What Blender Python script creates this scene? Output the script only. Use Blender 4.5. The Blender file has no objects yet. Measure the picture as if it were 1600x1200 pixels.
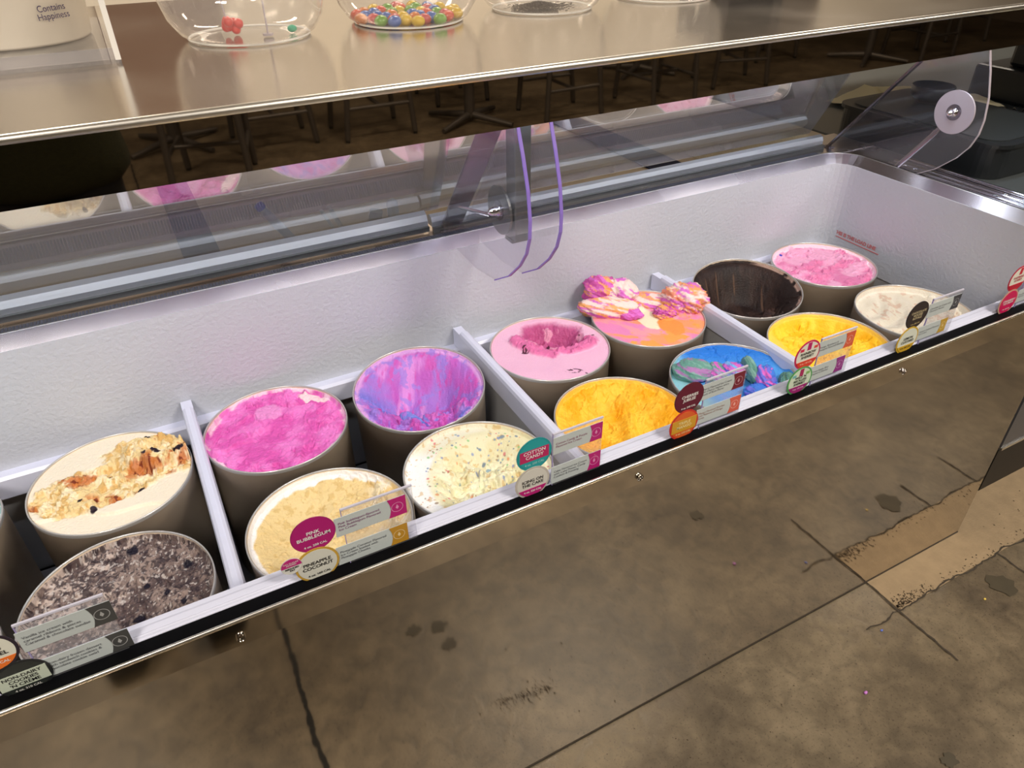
import bpy, bmesh, math, random
import numpy as np
from mathutils import Vector, Matrix

random.seed(7)
SC = bpy.context.scene
COL = SC.collection

# ------------------------------------------------------------------ camera, world, light, exposure
cam_d = bpy.data.cameras.new('camera')
cam_d.sensor_width = 36.0
cam_d.lens = 1136.0 / 1600.0 * 36.0
cam_d.clip_start = 0.02
cam = bpy.data.objects.new('camera', cam_d)
COL.objects.link(cam)
right = Vector((0.88176131, -0.47159594, -0.00970896))
up = Vector((0.27827448, 0.50346053, 0.81797971))
back = right.cross(up)
M4 = Matrix((right, up, back)).transposed().to_4x4()
M4.translation = Vector((0, -0.6174, 1.3895))
cam.matrix_world = M4
SC.camera = cam

SC.view_settings.view_transform = 'Standard'
SC.view_settings.look = 'None'
SC.view_settings.gamma = 1.0
SC.view_settings.use_curve_mapping = False
SC.view_settings.exposure = -0.24

world = bpy.data.worlds.new('world')
SC.world = world
world.use_nodes = True
bg = world.node_tree.nodes['Background']
bg.inputs[0].default_value = (1.0, 0.86, 0.70, 1)
bg.inputs[1].default_value = 0.12

def area(name, loc, sx, sy, power, col, rot=(0, 0, 0), spread=None):
    d = bpy.data.lights.new(name, 'AREA')
    d.shape = 'RECTANGLE'; d.size = sx; d.size_y = sy
    d.energy = power; d.color = col
    if spread: d.spread = spread
    o = bpy.data.objects.new(name, d)
    o.location = loc; o.rotation_euler = rot
    COL.objects.link(o)
    return o

# strip lamp under the overhead shelf, washing the tubs with cool white
area('case_lamp_light', (0.55, 0.378, 1.098), 3.4, 0.03, 3.2, (0.74, 0.86, 1.0), rot=(math.radians(-4), 0, 0))
# ceiling lamps over the customers and over the staff side
CEIL = 3.2
for (lx, ly, p) in ((-1.2, -1.6, 70), (1.6, -1.6, 70), (4.4, -1.6, 40), (-1.2, -4.2, 22), (1.6, -4.2, 22), (4.4, -4.2, 22)):
    area('ceiling_lamp_light', (lx, ly, CEIL - 0.06), 0.9, 0.3, p*1.38, (1.0, 0.92, 0.82))
for (lx, ly, p) in ((-0.6, 2.2, 46), (1.6, 2.2, 46), (3.8, 2.2, 46)):
    area('ceiling_lamp_light', (lx, ly, CEIL - 0.06), 1.2, 0.35, p, (1.0, 0.89, 0.76))

# ------------------------------------------------------------------ helpers
def lin(c):
    if isinstance(c, str):
        c = c.lstrip('#'); c = [int(c[i:i+2], 16) for i in (0, 2, 4)]
    r = []
    for v in c[:3]:
        v = v / 255.0
        r.append(v / 12.92 if v <= 0.04045 else ((v + 0.055) / 1.055) ** 2.4)
    return tuple(r)

def nodes_of(name):
    m = bpy.data.materials.new(name); m.use_nodes = True
    nt = m.node_tree
    return m, nt, nt.nodes['Principled BSDF'], nt.nodes['Material Output']

def mat(name, col, rough=0.5, metal=0.0, var=0.0, scale=20.0, bump=0.0, bscale=60.0, emit=None, estr=0.0,
        spec=None, stretch=None, sss=0.0, aniso=0.0, roughvar=0.0, coat=0.0):
    """principled material; var varies the colour, bump gives fine relief, both from noise"""
    m, nt, b, out = nodes_of(name)
    c = lin(col)
    b.inputs['Base Color'].default_value = (*c, 1)
    b.inputs['Roughness'].default_value = rough
    b.inputs['Metallic'].default_value = metal
    if coat: b.inputs['Coat Weight'].default_value = coat; b.inputs['Coat Roughness'].default_value = 0.12
    if spec is not None: b.inputs['Specular IOR Level'].default_value = spec
    if sss:
        b.inputs['Subsurface Weight'].default_value = sss
        b.inputs['Subsurface Radius'].default_value = (0.01, 0.006, 0.004)
        b.inputs['Subsurface Scale'].default_value = 0.5
    if emit:
        b.inputs['Emission Color'].default_value = (*lin(emit), 1)
        b.inputs['Emission Strength'].default_value = estr
    tc = nt.nodes.new('ShaderNodeTexCoord')
    mp = nt.nodes.new('ShaderNodeMapping')
    nt.links.new(tc.outputs['Object'], mp.inputs[0])
    if stretch: mp.inputs['Scale'].default_value = stretch
    if var or roughvar:
        n = nt.nodes.new('ShaderNodeTexNoise'); n.inputs['Scale'].default_value = scale
        n.inputs['Detail'].default_value = 6
        nt.links.new(mp.outputs[0], n.inputs['Vector'])
        if var:
            mx = nt.nodes.new('ShaderNodeMix'); mx.data_type = 'RGBA'
            mx.inputs['A'].default_value = (*[v * (1 - var) for v in c], 1)
            mx.inputs['B'].default_value = (*[min(1, v * (1 + var)) for v in c], 1)
            nt.links.new(n.outputs['Fac'], mx.inputs['Factor'])
            nt.links.new(mx.outputs['Result'], b.inputs['Base Color'])
        if roughvar:
            mr = nt.nodes.new('ShaderNodeMapRange')
            mr.inputs['To Min'].default_value = max(0, rough - roughvar)
            mr.inputs['To Max'].default_value = rough + roughvar
            nt.links.new(n.outputs['Fac'], mr.inputs['Value'])
            nt.links.new(mr.outputs[0], b.inputs['Roughness'])
    if bump:
        n2 = nt.nodes.new('ShaderNodeTexNoise'); n2.inputs['Scale'].default_value = bscale
        n2.inputs['Detail'].default_value = 4
        nt.links.new(mp.outputs[0], n2.inputs['Vector'])
        bp = nt.nodes.new('ShaderNodeBump'); bp.inputs['Strength'].default_value = bump
        bp.inputs['Distance'].default_value = 0.002
        nt.links.new(n2.outputs['Fac'], bp.inputs['Height'])
        nt.links.new(bp.outputs[0], b.inputs['Normal'])
    return m

def glass(name, tint=(1, 1, 1), refl=0.0, haze=0.0, haze_col=(1, 1, 1), rough=0.0, ior=1.5):
    """thin clear sheet: see-through, fresnel reflection, a set share of diffuse haze"""
    m = bpy.data.materials.new(name); m.use_nodes = True
    nt = m.node_tree; nt.nodes.clear()
    out = nt.nodes.new('ShaderNodeOutputMaterial')
    tr = nt.nodes.new('ShaderNodeBsdfTransparent'); tr.inputs[0].default_value = (*tint, 1)
    gl = nt.nodes.new('ShaderNodeBsdfGlossy'); gl.inputs['Roughness'].default_value = rough
    gl.inputs[0].default_value = (1, 1, 1, 1)
    lw = nt.nodes.new('ShaderNodeLayerWeight'); lw.inputs[0].default_value = .5
    pw = nt.nodes.new('ShaderNodeMath'); pw.operation = 'POWER'; pw.inputs[1].default_value = 4.5
    nt.links.new(lw.outputs['Facing'], pw.inputs[0])
    ad = nt.nodes.new('ShaderNodeMath'); ad.operation = 'MULTIPLY_ADD'; ad.use_clamp = True
    ad.inputs[1].default_value = .9; ad.inputs[2].default_value = .04 + refl
    nt.links.new(pw.outputs[0], ad.inputs[0])
    last = tr
    if haze:
        df = nt.nodes.new('ShaderNodeBsdfDiffuse'); df.inputs[0].default_value = (*haze_col, 1)
        hz = nt.nodes.new('ShaderNodeMixShader'); hz.inputs[0].default_value = haze
        nt.links.new(tr.outputs[0], hz.inputs[1]); nt.links.new(df.outputs[0], hz.inputs[2])
        last = hz
    mx = nt.nodes.new('ShaderNodeMixShader')
    nt.links.new(ad.outputs[0], mx.inputs[0])
    nt.links.new(last.outputs[0], mx.inputs[1]); nt.links.new(gl.outputs[0], mx.inputs[2])
    nt.links.new(mx.outputs[0], out.inputs[0])
    return m

class MB:
    """collects shapes and links them as one mesh object"""
    def __init__(self): self.v = []; self.f = []; self.s = []
    def add(self, vs, fs, smooth=False):
        o = len(self.v); self.v += [tuple(p) for p in vs]
        self.f += [tuple(i + o for i in f) for f in fs]; self.s += [smooth] * len(fs)
        return self
    def box(self, a, b, bev=0.0):
        x0, y0, z0 = a; x1, y1, z1 = b
        if not bev:
            vs = [(x0,y0,z0),(x1,y0,z0),(x1,y1,z0),(x0,y1,z0),(x0,y0,z1),(x1,y0,z1),(x1,y1,z1),(x0,y1,z1)]
            return self.add(vs, [(0,3,2,1),(4,5,6,7),(0,1,5,4),(1,2,6,5),(2,3,7,6),(3,0,4,7)])
        bm = bmesh.new(); bmesh.ops.create_cube(bm, size=1)
        for v in bm.verts:
            v.co = Vector(((x0+x1)/2 + v.co.x*(x1-x0), (y0+y1)/2 + v.co.y*(y1-y0), (z0+z1)/2 + v.co.z*(z1-z0)))
        bmesh.ops.bevel(bm, geom=bm.edges[:], offset=bev, segments=2, affect='EDGES', profile=0.5)
        bm.verts.index_update()
        self.add([v.co[:] for v in bm.verts], [[v.index for v in f.verts] for f in bm.faces])
        bm.free(); return self
    def tube(self, pts, r, n=12, cap=True, smooth=True):
        pts = [Vector(p) for p in pts]
        rs = r if isinstance(r, (list, tuple)) else [r] * len(pts)
        vs = []; fs = []
        t0 = (pts[1] - pts[0]).normalized()
        ref = Vector((0, 0, 1)) if abs(t0.z) < 0.9 else Vector((1, 0, 0))
        u = t0.cross(ref).normalized()
        for i, p in enumerate(pts):
            if i == 0: t = pts[1] - pts[0]
            elif i == len(pts) - 1: t = pts[-1] - pts[-2]
            else: t = pts[i+1] - pts[i-1]
            t.normalize(); u = (u - t * u.dot(t)).normalized(); w = t.cross(u)
            for k in range(n):
                a = 2 * math.pi * k / n
                vs.append(p + (u * math.cos(a) + w * math.sin(a)) * rs[i])
        for i in range(len(pts) - 1):
            for k in range(n):
                fs.append((i*n+k, i*n+(k+1) % n, (i+1)*n+(k+1) % n, (i+1)*n+k))
        self.add(vs, fs, smooth)
        if cap:
            self.add(vs[:n], [tuple(reversed(range(n)))]); self.add(vs[-n:], [tuple(range(n))])
        return self
    def lathe(self, prof, c=(0, 0, 0), n=48, smooth=True, axis='z'):
        vs = []; fs = []
        for (r, z) in prof:
            for k in range(n):
                a = 2 * math.pi * k / n
                if axis == 'z': vs.append((c[0] + r*math.cos(a), c[1] + r*math.sin(a), c[2] + z))
                else: vs.append((c[0] + z, c[1] + r*math.cos(a), c[2] + r*math.sin(a)))
        for i in range(len(prof) - 1):
            for k in range(n):
                fs.append((i*n+k, i*n+(k+1) % n, (i+1)*n+(k+1) % n, (i+1)*n+k))
        return self.add(vs, fs, smooth)
    def prism_x(self, poly, x0, x1, smooth=False):
        """polygon in YZ pushed along X"""
        n = len(poly)
        vs = [(x0, y, z) for y, z in poly] + [(x1, y, z) for y, z in poly]
        fs = [(i, (i+1) % n, n + (i+1) % n, n + i) for i in range(n)]
        self.add(vs, fs, smooth)
        return self.add(vs, [tuple(reversed(range(n))), tuple(range(n, 2*n))])
    def prism_y(self, poly, y0, y1):
        """polygon in XZ pushed along Y"""
        n = len(poly)
        vs = [(x, y0, z) for x, z in poly] + [(x, y1, z) for x, z in poly]
        return self.add(vs, [(i, (i+1) % n, n + (i+1) % n, n + i) for i in range(n)] + [tuple(reversed(range(n))), tuple(range(n, 2*n))])
    def prism_z(self, poly, z0, z1):
        n = len(poly)
        vs = [(x, y, z0) for x, y in poly] + [(x, y, z1) for x, y in poly]
        return self.add(vs, [(i, (i+1) % n, n + (i+1) % n, n + i) for i in range(n)] + [tuple(reversed(range(n))), tuple(range(n, 2*n))])
    def build(self, name, m, parent=None, label=None, origin=None):
        me = bpy.data.meshes.new(name)
        vs = self.v
        if origin is not None:
            vs = [(p[0]-origin[0], p[1]-origin[1], p[2]-origin[2]) for p in vs]
        me.from_pydata(vs, [], self.f)
        me.polygons.foreach_set('use_smooth', self.s)
        me.update()
        bm = bmesh.new(); bm.from_mesh(me)
        bmesh.ops.recalc_face_normals(bm, faces=bm.faces[:]); bm.to_mesh(me); bm.free()
        me.materials.append(m)
        o = bpy.data.objects.new(name, me); COL.objects.link(o)
        if origin is not None: o.location = origin
        if parent: o.parent = parent
        if label: o['label'] = label
        return o

def empty(name, loc, label, cat, group=None, rz=0):
    o = bpy.data.objects.new(name, None); COL.objects.link(o)
    o.location = loc; o.rotation_euler = (0, 0, rz); o.empty_display_size = 0.05
    o['label'] = label; o['category'] = cat
    if group: o['group'] = group
    return o

def tag(o, label, cat, group=None, kind=None):
    o['label'] = label; o['category'] = cat
    if group: o['group'] = group
    if kind: o['kind'] = kind
    return o

def struct(o): o['kind'] = 'structure'; return o

def text(s, size, m, loc, parent=None, rot=(math.pi/2, 0, 0), name='lettering', align='CENTER', bold=0.0, sx=1.0, depth=0.0, spacing=1.0, gap=1.0):
    cu = bpy.data.curves.new('t', 'FONT'); cu.body = s; cu.size = size
    cu.align_x = align; cu.align_y = 'CENTER'; cu.offset = bold; cu.extrude = depth
    cu.space_character = spacing; cu.space_line = gap; cu.resolution_u = 3
    t = bpy.data.objects.new('t', cu); COL.objects.link(t)
    dg = bpy.context.evaluated_depsgraph_get()
    me = bpy.data.meshes.new_from_object(t.evaluated_get(dg))
    bpy.data.objects.remove(t); bpy.data.curves.remove(cu)
    me.materials.clear(); me.materials.append(m)
    o = bpy.data.objects.new(name, me); COL.objects.link(o)
    o.location = loc; o.rotation_euler = rot; o.scale = (sx, 1, 1)
    if parent: o.parent = parent
    return o

# ------------------------------------------------------------------ noise on arrays
class Noise:
    def __init__(self, seed): self.r = np.random.RandomState(seed); self.t = self.r.rand(256, 256)
    def v(self, x, y):
        xi = np.floor(x).astype(int); yi = np.floor(y).astype(int)
        fx = x - xi; fy = y - yi
        fx = fx*fx*(3-2*fx); fy = fy*fy*(3-2*fy)
        g = lambda a, b: self.t[a & 255, b & 255]
        return (g(xi, yi)*(1-fx)+g(xi+1, yi)*fx)*(1-fy) + (g(xi, yi+1)*(1-fx)+g(xi+1, yi+1)*fx)*fy
    def fbm(self, x, y, s=1.0, o=5, gain=0.5):
        t = 0; a = 1; n = 0
        for i in range(o):
            t = t + a*self.v(x*s + 17.3*i + 50, y*s + 9.1*i + 50); n += a; a *= gain; s *= 2.03
        return t/n
    def ridge(self, x, y, s=1.0, o=4):
        t = 0; a = 1; n = 0
        for i in range(o):
            t = t + a*(1-np.abs(2*self.v(x*s + 31.7*i + 90, y*s + 5.1*i + 90)-1)); n += a; a *= .55; s *= 2.1
        return t/n
def sst(e0, e1, x):
    t = np.clip((x-e0)/(e1-e0), 0, 1); return t*t*(3-2*t)
def mixc(c0, c1, f):
    c0 = np.asarray(c0); c1 = np.asarray(c1)
    return c0*(1-f[..., None]) + c1*f[..., None]
def L(*c): return np.array(lin(c))

# ------------------------------------------------------------------ materials
def metal_brushed(name, col, rough, strch, bump=0.15, wav=0.0):
    m, nt, b, out = nodes_of(name)
    b.inputs['Base Color'].default_value = (*lin(col), 1); b.inputs['Metallic'].default_value = 1
    tc = nt.nodes.new('ShaderNodeTexCoord'); mp = nt.nodes.new('ShaderNodeMapping')
    mp.inputs['Scale'].default_value = strch
    nt.links.new(tc.outputs['Object'], mp.inputs[0])
    n = nt.nodes.new('ShaderNodeTexNoise'); n.inputs['Scale'].default_value = 40; n.inputs['Detail'].default_value = 5
    nt.links.new(mp.outputs[0], n.inputs['Vector'])
    n3 = nt.nodes.new('ShaderNodeTexNoise'); n3.inputs['Scale'].default_value = 3.0; n3.inputs['Detail'].default_value = 5
    nt.links.new(tc.outputs['Object'], n3.inputs['Vector'])
    mr = nt.nodes.new('ShaderNodeMapRange'); mr.inputs['From Min'].default_value = .3; mr.inputs['From Max'].default_value = .7
    mr.inputs['To Min'].default_value = rough*0.7; mr.inputs['To Max'].default_value = rough*1.4
    nt.links.new(n3.outputs['Fac'], mr.inputs['Value']); nt.links.new(mr.outputs[0], b.inputs['Roughness'])
    bp = nt.nodes.new('ShaderNodeBump'); bp.inputs['Strength'].default_value = bump; bp.inputs['Distance'].default_value = 0.0006
    nt.links.new(n.outputs['Fac'], bp.inputs['Height'])
    if wav:
        n2 = nt.nodes.new('ShaderNodeTexNoise'); n2.inputs['Scale'].default_value = 2.2; n2.inputs['Detail'].default_value = 1
        nt.links.new(tc.outputs['Object'], n2.inputs['Vector'])
        b2 = nt.nodes.new('ShaderNodeBump'); b2.inputs['Strength'].default_value = 1; b2.inputs['Distance'].default_value = wav
        nt.links.new(n2.outputs['Fac'], b2.inputs['Height']); nt.links.new(b2.outputs[0], bp.inputs['Normal'])
    nt.links.new(bp.outputs[0], b.inputs['Normal'])
    return m

M = {}
M['steel_panel'] = metal_brushed('polished front steel', (205, 196, 182), 0.05, (1, 1, 1), 0.02, wav=0.004)
M['steel_lip'] = metal_brushed('front lip steel', (215, 205, 190), 0.06, (1, 1, 1), 0.02, wav=0.002)
M['steel_shelf'] = metal_brushed('brushed shelf steel', (205, 198, 190), 0.16, (1, 14, 1), 0.10)
M['steel_bevel'] = metal_brushed('well bevel steel', (222, 214, 214), 0.24, (0.3, 3, 3), 0.05)
M['fascia'] = metal_brushed('dark mirror fascia', (152, 140, 126), 0.02, (1, 1, 1), 0.0)
M['bright_edge'] = mat('bright steel edge', (236, 232, 224), 0.32, 1.0)
M['alu'] = mat('brushed aluminium rail', (236, 240, 244), 0.5, 0.85, bump=.1, stretch=(.1, 5, 5))
M['chrome'] = mat('chrome', (225, 225, 228), 0.07, 1.0)
M['grey_metal'] = mat('grey painted post', (122, 122, 118), 0.35, 0.7, var=.08)
M['black'] = mat('black groove rubber', (5, 5, 7), 0.6, spec=.08, var=.3, scale=60)
M['liner'] = mat('frosted white liner', (194, 197, 206), 0.45, var=.07, scale=4, bump=.8, bscale=130)
M['white_plastic'] = mat('white plastic', (212, 214, 232), 0.30, var=.03, scale=30, bump=.05)
M['grey_liner'] = mat('grey well metal', (190, 190, 192), 0.4, 0.3, var=.15, scale=8)
M['carton'] = mat('waxed kraft carton', (236, 214, 186), 0.42, var=.10, scale=9, bump=.08, stretch=(1, 1, .3), coat=.2)
M['carton_rim'] = mat('rolled carton rim', (196, 192, 188), 0.3, 0.5, var=.1, scale=80)
M['door_glass'] = glass('sliding door glass', (0.93, 0.95, 0.94), refl=0.24, haze=0.12, haze_col=(.80, .81, .88))  # haze put in for the pale veil of reflected case light
M['acrylic'] = glass('clear acrylic', (0.96, 0.955, 0.975), refl=0.0, haze=0.012, haze_col=(.8, .78, .85))
M['card_acrylic'] = glass('card holder acrylic', (0.95, 0.95, 0.97), refl=0.01, haze=0.10, haze_col=(.75, .75, .8))
M['jar'] = glass('clear plastic jar', (0.97, 0.96, 0.95), refl=0.02, haze=0.15, haze_col=(.9, .88, .85))
M['purple_edge'] = mat('violet sheet edge', (142, 118, 205), 0.25, emit=None, spec=.6)  # plain violet colour, no emission
M['pale_edge'] = mat('pale sheet edge', (180, 170, 178), 0.25)
M['steel_strut'] = mat('strut steel', (150, 142, 148), 0.25, 1.0, bump=.1)

# ------------------------------------------------------------------ floor, walls, ceiling
def floor_mat(name='worn concrete'):
    m, nt, b, out = nodes_of(name)
    N = nt.nodes.new; lk = nt.links.new
    tc = N('ShaderNodeTexCoord')
    n1 = N('ShaderNodeTexNoise'); n1.inputs['Scale'].default_value = 3.2; n1.inputs['Detail'].default_value = 12; n1.inputs['Roughness'].default_value = .72
    n2 = N('ShaderNodeTexNoise'); n2.inputs['Scale'].default_value = 26; n2.inputs['Detail'].default_value = 8; n2.inputs['Distortion'].default_value = .8
    n3 = N('ShaderNodeTexNoise'); n3.inputs['Scale'].default_value = 210; n3.inputs['Detail'].default_value = 3
    for n in (n1, n2, n3): lk(tc.outputs['Object'], n.inputs['Vector'])
    r1 = N('ShaderNodeValToRGB'); e = r1.color_ramp.elements
    e[0].position = .30; e[0].color = (*lin((76, 66, 53)), 1); e[1].position = .72; e[1].color = (*lin((132, 119, 98)), 1)
    x = r1.color_ramp.elements.new(.5); x.color = (*lin((104, 92, 74)), 1)
    lk(n1.outputs['Fac'], r1.inputs[0])
    r2 = N('ShaderNodeValToRGB'); e = r2.color_ramp.elements
    e[0].position = .32; e[0].color = (.66, .65, .62, 1); e[1].position = .62; e[1].color = (1.12, 1.1, 1.06, 1)
    lk(n2.outputs['Fac'], r2.inputs[0])
    r3 = N('ShaderNodeValToRGB'); e = r3.color_ramp.elements
    e[0].position = .30; e[0].color = (.45, .42, .40, 1); e[1].position = .42; e[1].color = (1, 1, 1, 1)
    lk(n3.outputs['Fac'], r3.inputs[0])
    m1 = N('ShaderNodeMix'); m1.data_type = 'RGBA'; m1.blend_type = 'MULTIPLY'; m1.inputs['Factor'].default_value = .75
    m2 = N('ShaderNodeMix'); m2.data_type = 'RGBA'; m2.blend_type = 'MULTIPLY'; m2.inputs['Factor'].default_value = .8
    lk(r1.outputs[0], m1.inputs['A']); lk(r2.outputs[0], m1.inputs['B'])
    lk(m1.outputs['Result'], m2.inputs['A']); lk(r3.outputs[0], m2.inputs['B'])
    lk(m2.outputs['Result'], b.inputs['Base Color'])
    b.inputs['Roughness'].default_value = .42
    bp = N('ShaderNodeBump'); bp.inputs['Strength'].default_value = .25; bp.inputs['Distance'].default_value = .003
    lk(n2.outputs['Fac'], bp.inputs['Height']); lk(bp.outputs[0], b.inputs['Normal'])
    return m
M['floor'] = floor_mat()
M['joint'] = mat('dark joint', (58, 50, 40), .9, var=.4, scale=60)
M['joint_black'] = mat('black crack filler', (14, 12, 10), .8, var=.3)
M['patch'] = mat('pale patched concrete', (146, 126, 98), .6, var=.25, scale=30, bump=.5, bscale=160)
M['dirt'] = mat('dark grime', (58, 46, 32), .9, var=.4, scale=40)
M['wall'] = mat('cream wall', (232, 220, 200), .7, var=.04, scale=3)
M['wall_dark'] = mat('dim dining room wall', (96, 84, 72), .8, var=.08, scale=2)
M['ceiling'] = mat('ceiling paint', (170, 162, 150), .9, var=.03, scale=4)
M['lamp'] = mat('lamp diffuser', (255, 250, 240), .5, emit=(255, 232, 200), estr=4.0)
M['case_lamp'] = mat('case lamp tube', (255, 255, 255), .5, emit=(225, 235, 255), estr=6.0)

XL, XR, YF, YB = -3.6, 9.0, -7.0, 3.6
fl = MB().box((XL, YF, -.1), (XR, YB, 0)).build('floor', M['floor']); struct(fl)
struct(MB().box((XL, YF, CEIL), (XR, YB, CEIL+.1)).build('ceiling', M['ceiling']))
struct(MB().box((XL-.1, YF, 0), (XL, YB, CEIL)).build('wall_left', M['wall_dark']))
struct(MB().box((XR, YF, 0), (XR+.1, YB, CEIL)).build('wall_right', M['wall_dark']))
struct(MB().box((XL, YF-.1, 0), (XR, YF, CEIL)).build('wall_front', M['wall_dark']))
struct(MB().box((XL, YB, 0), (XR, YB+.1, CEIL)).build('wall_back', M['wall']))

# slab joints (real grooves would be 4 mm wide; a slim dark filler stands in the saw cut)
def wavy_strip(pts, w, name, m, z=0.0015, seed=1, amp=.0015, sub=60):
    rr = random.Random(seed); P = []
    for (a, b) in zip(pts[:-1], pts[1:]):
        n = max(2, int(sub*math.dist(a, b)/.5))
        for i in range(n): P.append((a[0]+(b[0]-a[0])*i/n, a[1]+(b[1]-a[1])*i/n))
    P.append(pts[-1])
    Lf = []; Rt = []; off = 0
    for i, p in enumerate(P):
        q = P[min(i+1, len(P)-1)]; s = P[max(i-1, 0)]
        d = Vector((q[0]-s[0], q[1]-s[1], 0)).normalized(); nrm = Vector((-d.y, d.x, 0))
        off = off*.8 + rr.uniform(-amp, amp)
        ww = w*(.6+.8*rr.random())/2
        c = Vector((p[0], p[1], z)) + nrm*off
        Lf.append(c + nrm*ww); Rt.append(c - nrm*ww)
    n = len(P)
    mb = MB(); mb.add(Lf + Rt, [(i, i+1, n+i+1, n+i) for i in range(n-1)])
    return mb.build(name, m, fl)
wavy_strip([(.012, -3.5), (.012, 0.0)], .009, 'floor_joint', M['joint_black'], seed=3, z=.0024)
wavy_strip([(1.268, -.24), (1.27, 0.0)], .0042, 'floor_joint', M['joint'], seed=4, z=.0026)
wavy_strip([(1.627, -.19), (1.627, -.092)], .004, 'floor_joint', M['joint'], seed=5, z=.0026)
wavy_strip([(1.822, -.22), (1.822, -.092)], .004, 'floor_joint', M['joint'], seed=6, z=.0026)
wavy_strip([(1.16, -.092), (2.9, -.088)], .0036, 'floor_joint', M['joint'], seed=7, z=.0028, amp=.003)
MB().prism_z([(1.272, -.092), (1.9, -.092), (3.0, -.09), (3.0, .07), (1.6, .07), (1.6, .0), (1.272, .0)], .0, .0018).build('concrete_patch', M['patch'], fl, label='paler strip of patched concrete along the case')
def blot(cx, cy, r, name, m, seed, z=.0021):
    rr = random.Random(seed); n = 22
    mb = MB(); vs = [(cx, cy, z)]
    for k in range(n):
        a = 2*math.pi*k/n; q = r*(.7+.5*rr.random())
        vs.append((cx+q*1.2*math.cos(a), cy+q*math.sin(a), z))
    mb.add(vs, [(0, 1+k, 1+(k+1) % n) for k in range(n)])
    return mb.build(name, m, fl)
# ------------------------------------------------------------------ the ice cream case
case = empty('ice_cream_case', (0, 0, 0), 'long stainless steel ice cream display case with white interior, polished front and glass rear doors', 'display case')
CX0, CX1 = -1.35, 1.605
Zr = 0.69
part = lambda mb, n, m, lab=None: mb.build(n, m, case, lab)
part(MB().box((CX0, 0, 0.004), (CX1, .012, .652)), 'front_panel', M['steel_panel'], 'polished steel front panel mirroring the concrete floor')
part(MB().prism_x([(-.0035, .650), (.012, .650), (.012, .686), (-.0015, .686)], CX0, 1.80), 'front_lip', M['steel_lip'])
part(MB().tube([(CX0, .0012, .6882), (1.80, .0012, .6882)], .0024, 10), 'front_edge_trim', M['bright_edge'], 'bright rounded steel edge along the front')
part(MB().prism_x([(.003, .66), (.030, .66), (.030, .6865), (.003, .6865)], CX0, 1.80), 'glass_channel', M['black'], 'black channel behind the front edge')
part(MB().prism_x([(.0252, .655), (.0252, .6875), (.0275, .688), (.0285, .6905), (.030, .6912), (.0315, .6902), (.040, .6908), (.047, .6890), (.050, .684), (.050, .655)], CX0, 1.62), 'front_ledge', M['white_plastic'], 'white plastic ledge inside the front edge')
# well: front wall, back wall, end walls, floor
WX0, WX1, WY0, WY1, WZ0 = -1.33, 1.615, .050, .623, .315
W = MB()
W.box((WX0, WY0-.012, WZ0), (WX1, WY0, .69))
part(W, 'well_front_wall', M['white_plastic'])
def wallgrid(p0, p1, z0, z1, nrm):
    mb = MB(); return mb
# back wall and end wall with a rounded corner, as one liner
path = [(WX0, WY1), (WX1-.05, WY1)]
for k in range(1, 7):
    a = math.pi/2*(1-k/6); path.append((WX1-.05+.05*math.cos(a), WY1-.05+.05*math.sin(a)))
path.append((WX1, WY0))
path = [(WX0, WY0)] + path
def sweep(path, prof, closed=False, smooth=True, xdir=1):
    """prof: (outward offset, z). outward = left of travel direction reversed"""
    P = [Vector((p[0], p[1], 0)) for p in path]; n = len(P); m = len(prof); vs = []; fs = []
    for i in range(n):
        a = (P[i]-P[i-1]).normalized() if i else (P[1]-P[0]).normalized()
        b = (P[i+1]-P[i]).normalized() if i < n-1 else a
        na = Vector((-a.y, a.x, 0)); nb = Vector((-b.y, b.x, 0)); nn = (na+nb).normalized()
        k = 1/max(.5, nn.dot(na))
        for (o, z) in prof: vs.append((P[i].x+nn.x*o*k, P[i].y+nn.y*o*k, z))
    for i in range(n-1):
        for j in range(m-1): fs.append((i*m+j, i*m+j+1, (i+1)*m+j+1, (i+1)*m+j))
    return vs, fs
vs, fs = sweep(path, [(0, .53), (0, .775), (.012, .775), (.012, .53), (0, .53)])
part(MB().add(vs, fs, False), 'well_liner', M['liner'], 'frosted white upper wall of the well')
vs, fs = sweep(path, [(.006, WZ0), (.006, .53), (.012, .53), (.012, WZ0), (.006, WZ0)])
part(MB().add(vs, fs, False), 'well_lower_wall', M['grey_liner'])
part(MB().box((WX0, WY0, WZ0-.015), (WX1, WY1, WZ0)), 'well_floor', M['grey_liner'])
# bevelled steel rim round the well
vs, fs = sweep(path[1:], [(0, .773), (.022, .795), (.0235, .7965), (.025, .7955)])
part(MB().add(vs, fs, False), 'well_rim', M['steel_bevel'], 'bevelled stainless rim around the well')
vs, fs = sweep(path[1:], [(.0225, .7955), (.0235, .7972), (.0245, .7955)])
part(MB().add(vs, fs, True), 'rim_edge', M['bright_edge'])
# rear ledge and side ledge
part(MB().prism_x([(.647, .76), (.647, .788), (.69, .786), (.78, .786), (.78, .76)], CX0, 1.76), 'rear_ledge', M['steel_bevel'])
rb = MB()
for i in range(560):
    x = CX0 + .02 + i*.0052
    if x < 1.6: rb.box((x, .655, .786), (x+.0036, .682, .7878))
part(rb, 'ribbed_mat', mat('ribbed mat', (112, 112, 122), .6)).__setitem__('kind', 'stuff')
part(MB().box((1.64, .0, .74), (1.76, .66, .786)), 'side_ledge', M['steel_bevel'])
for k, (xx, r) in enumerate(((1.672, .004), (1.694, .0055), (1.735, .004))):
    part(MB().tube([(xx, .04, .790), (xx, .53, .790)], r, 8), 'side_track', M['chrome'])
for (xx, yy) in ((1.683, .50), (1.705, .485), (1.683, .47), (1.683, .262), (1.715, .255)):
    part(MB().lathe([(0, .004), (.004, .0035), (.0055, .001), (.0055, 0)], (xx, yy, .787), 14), 'track_screw', M['chrome'])
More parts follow.
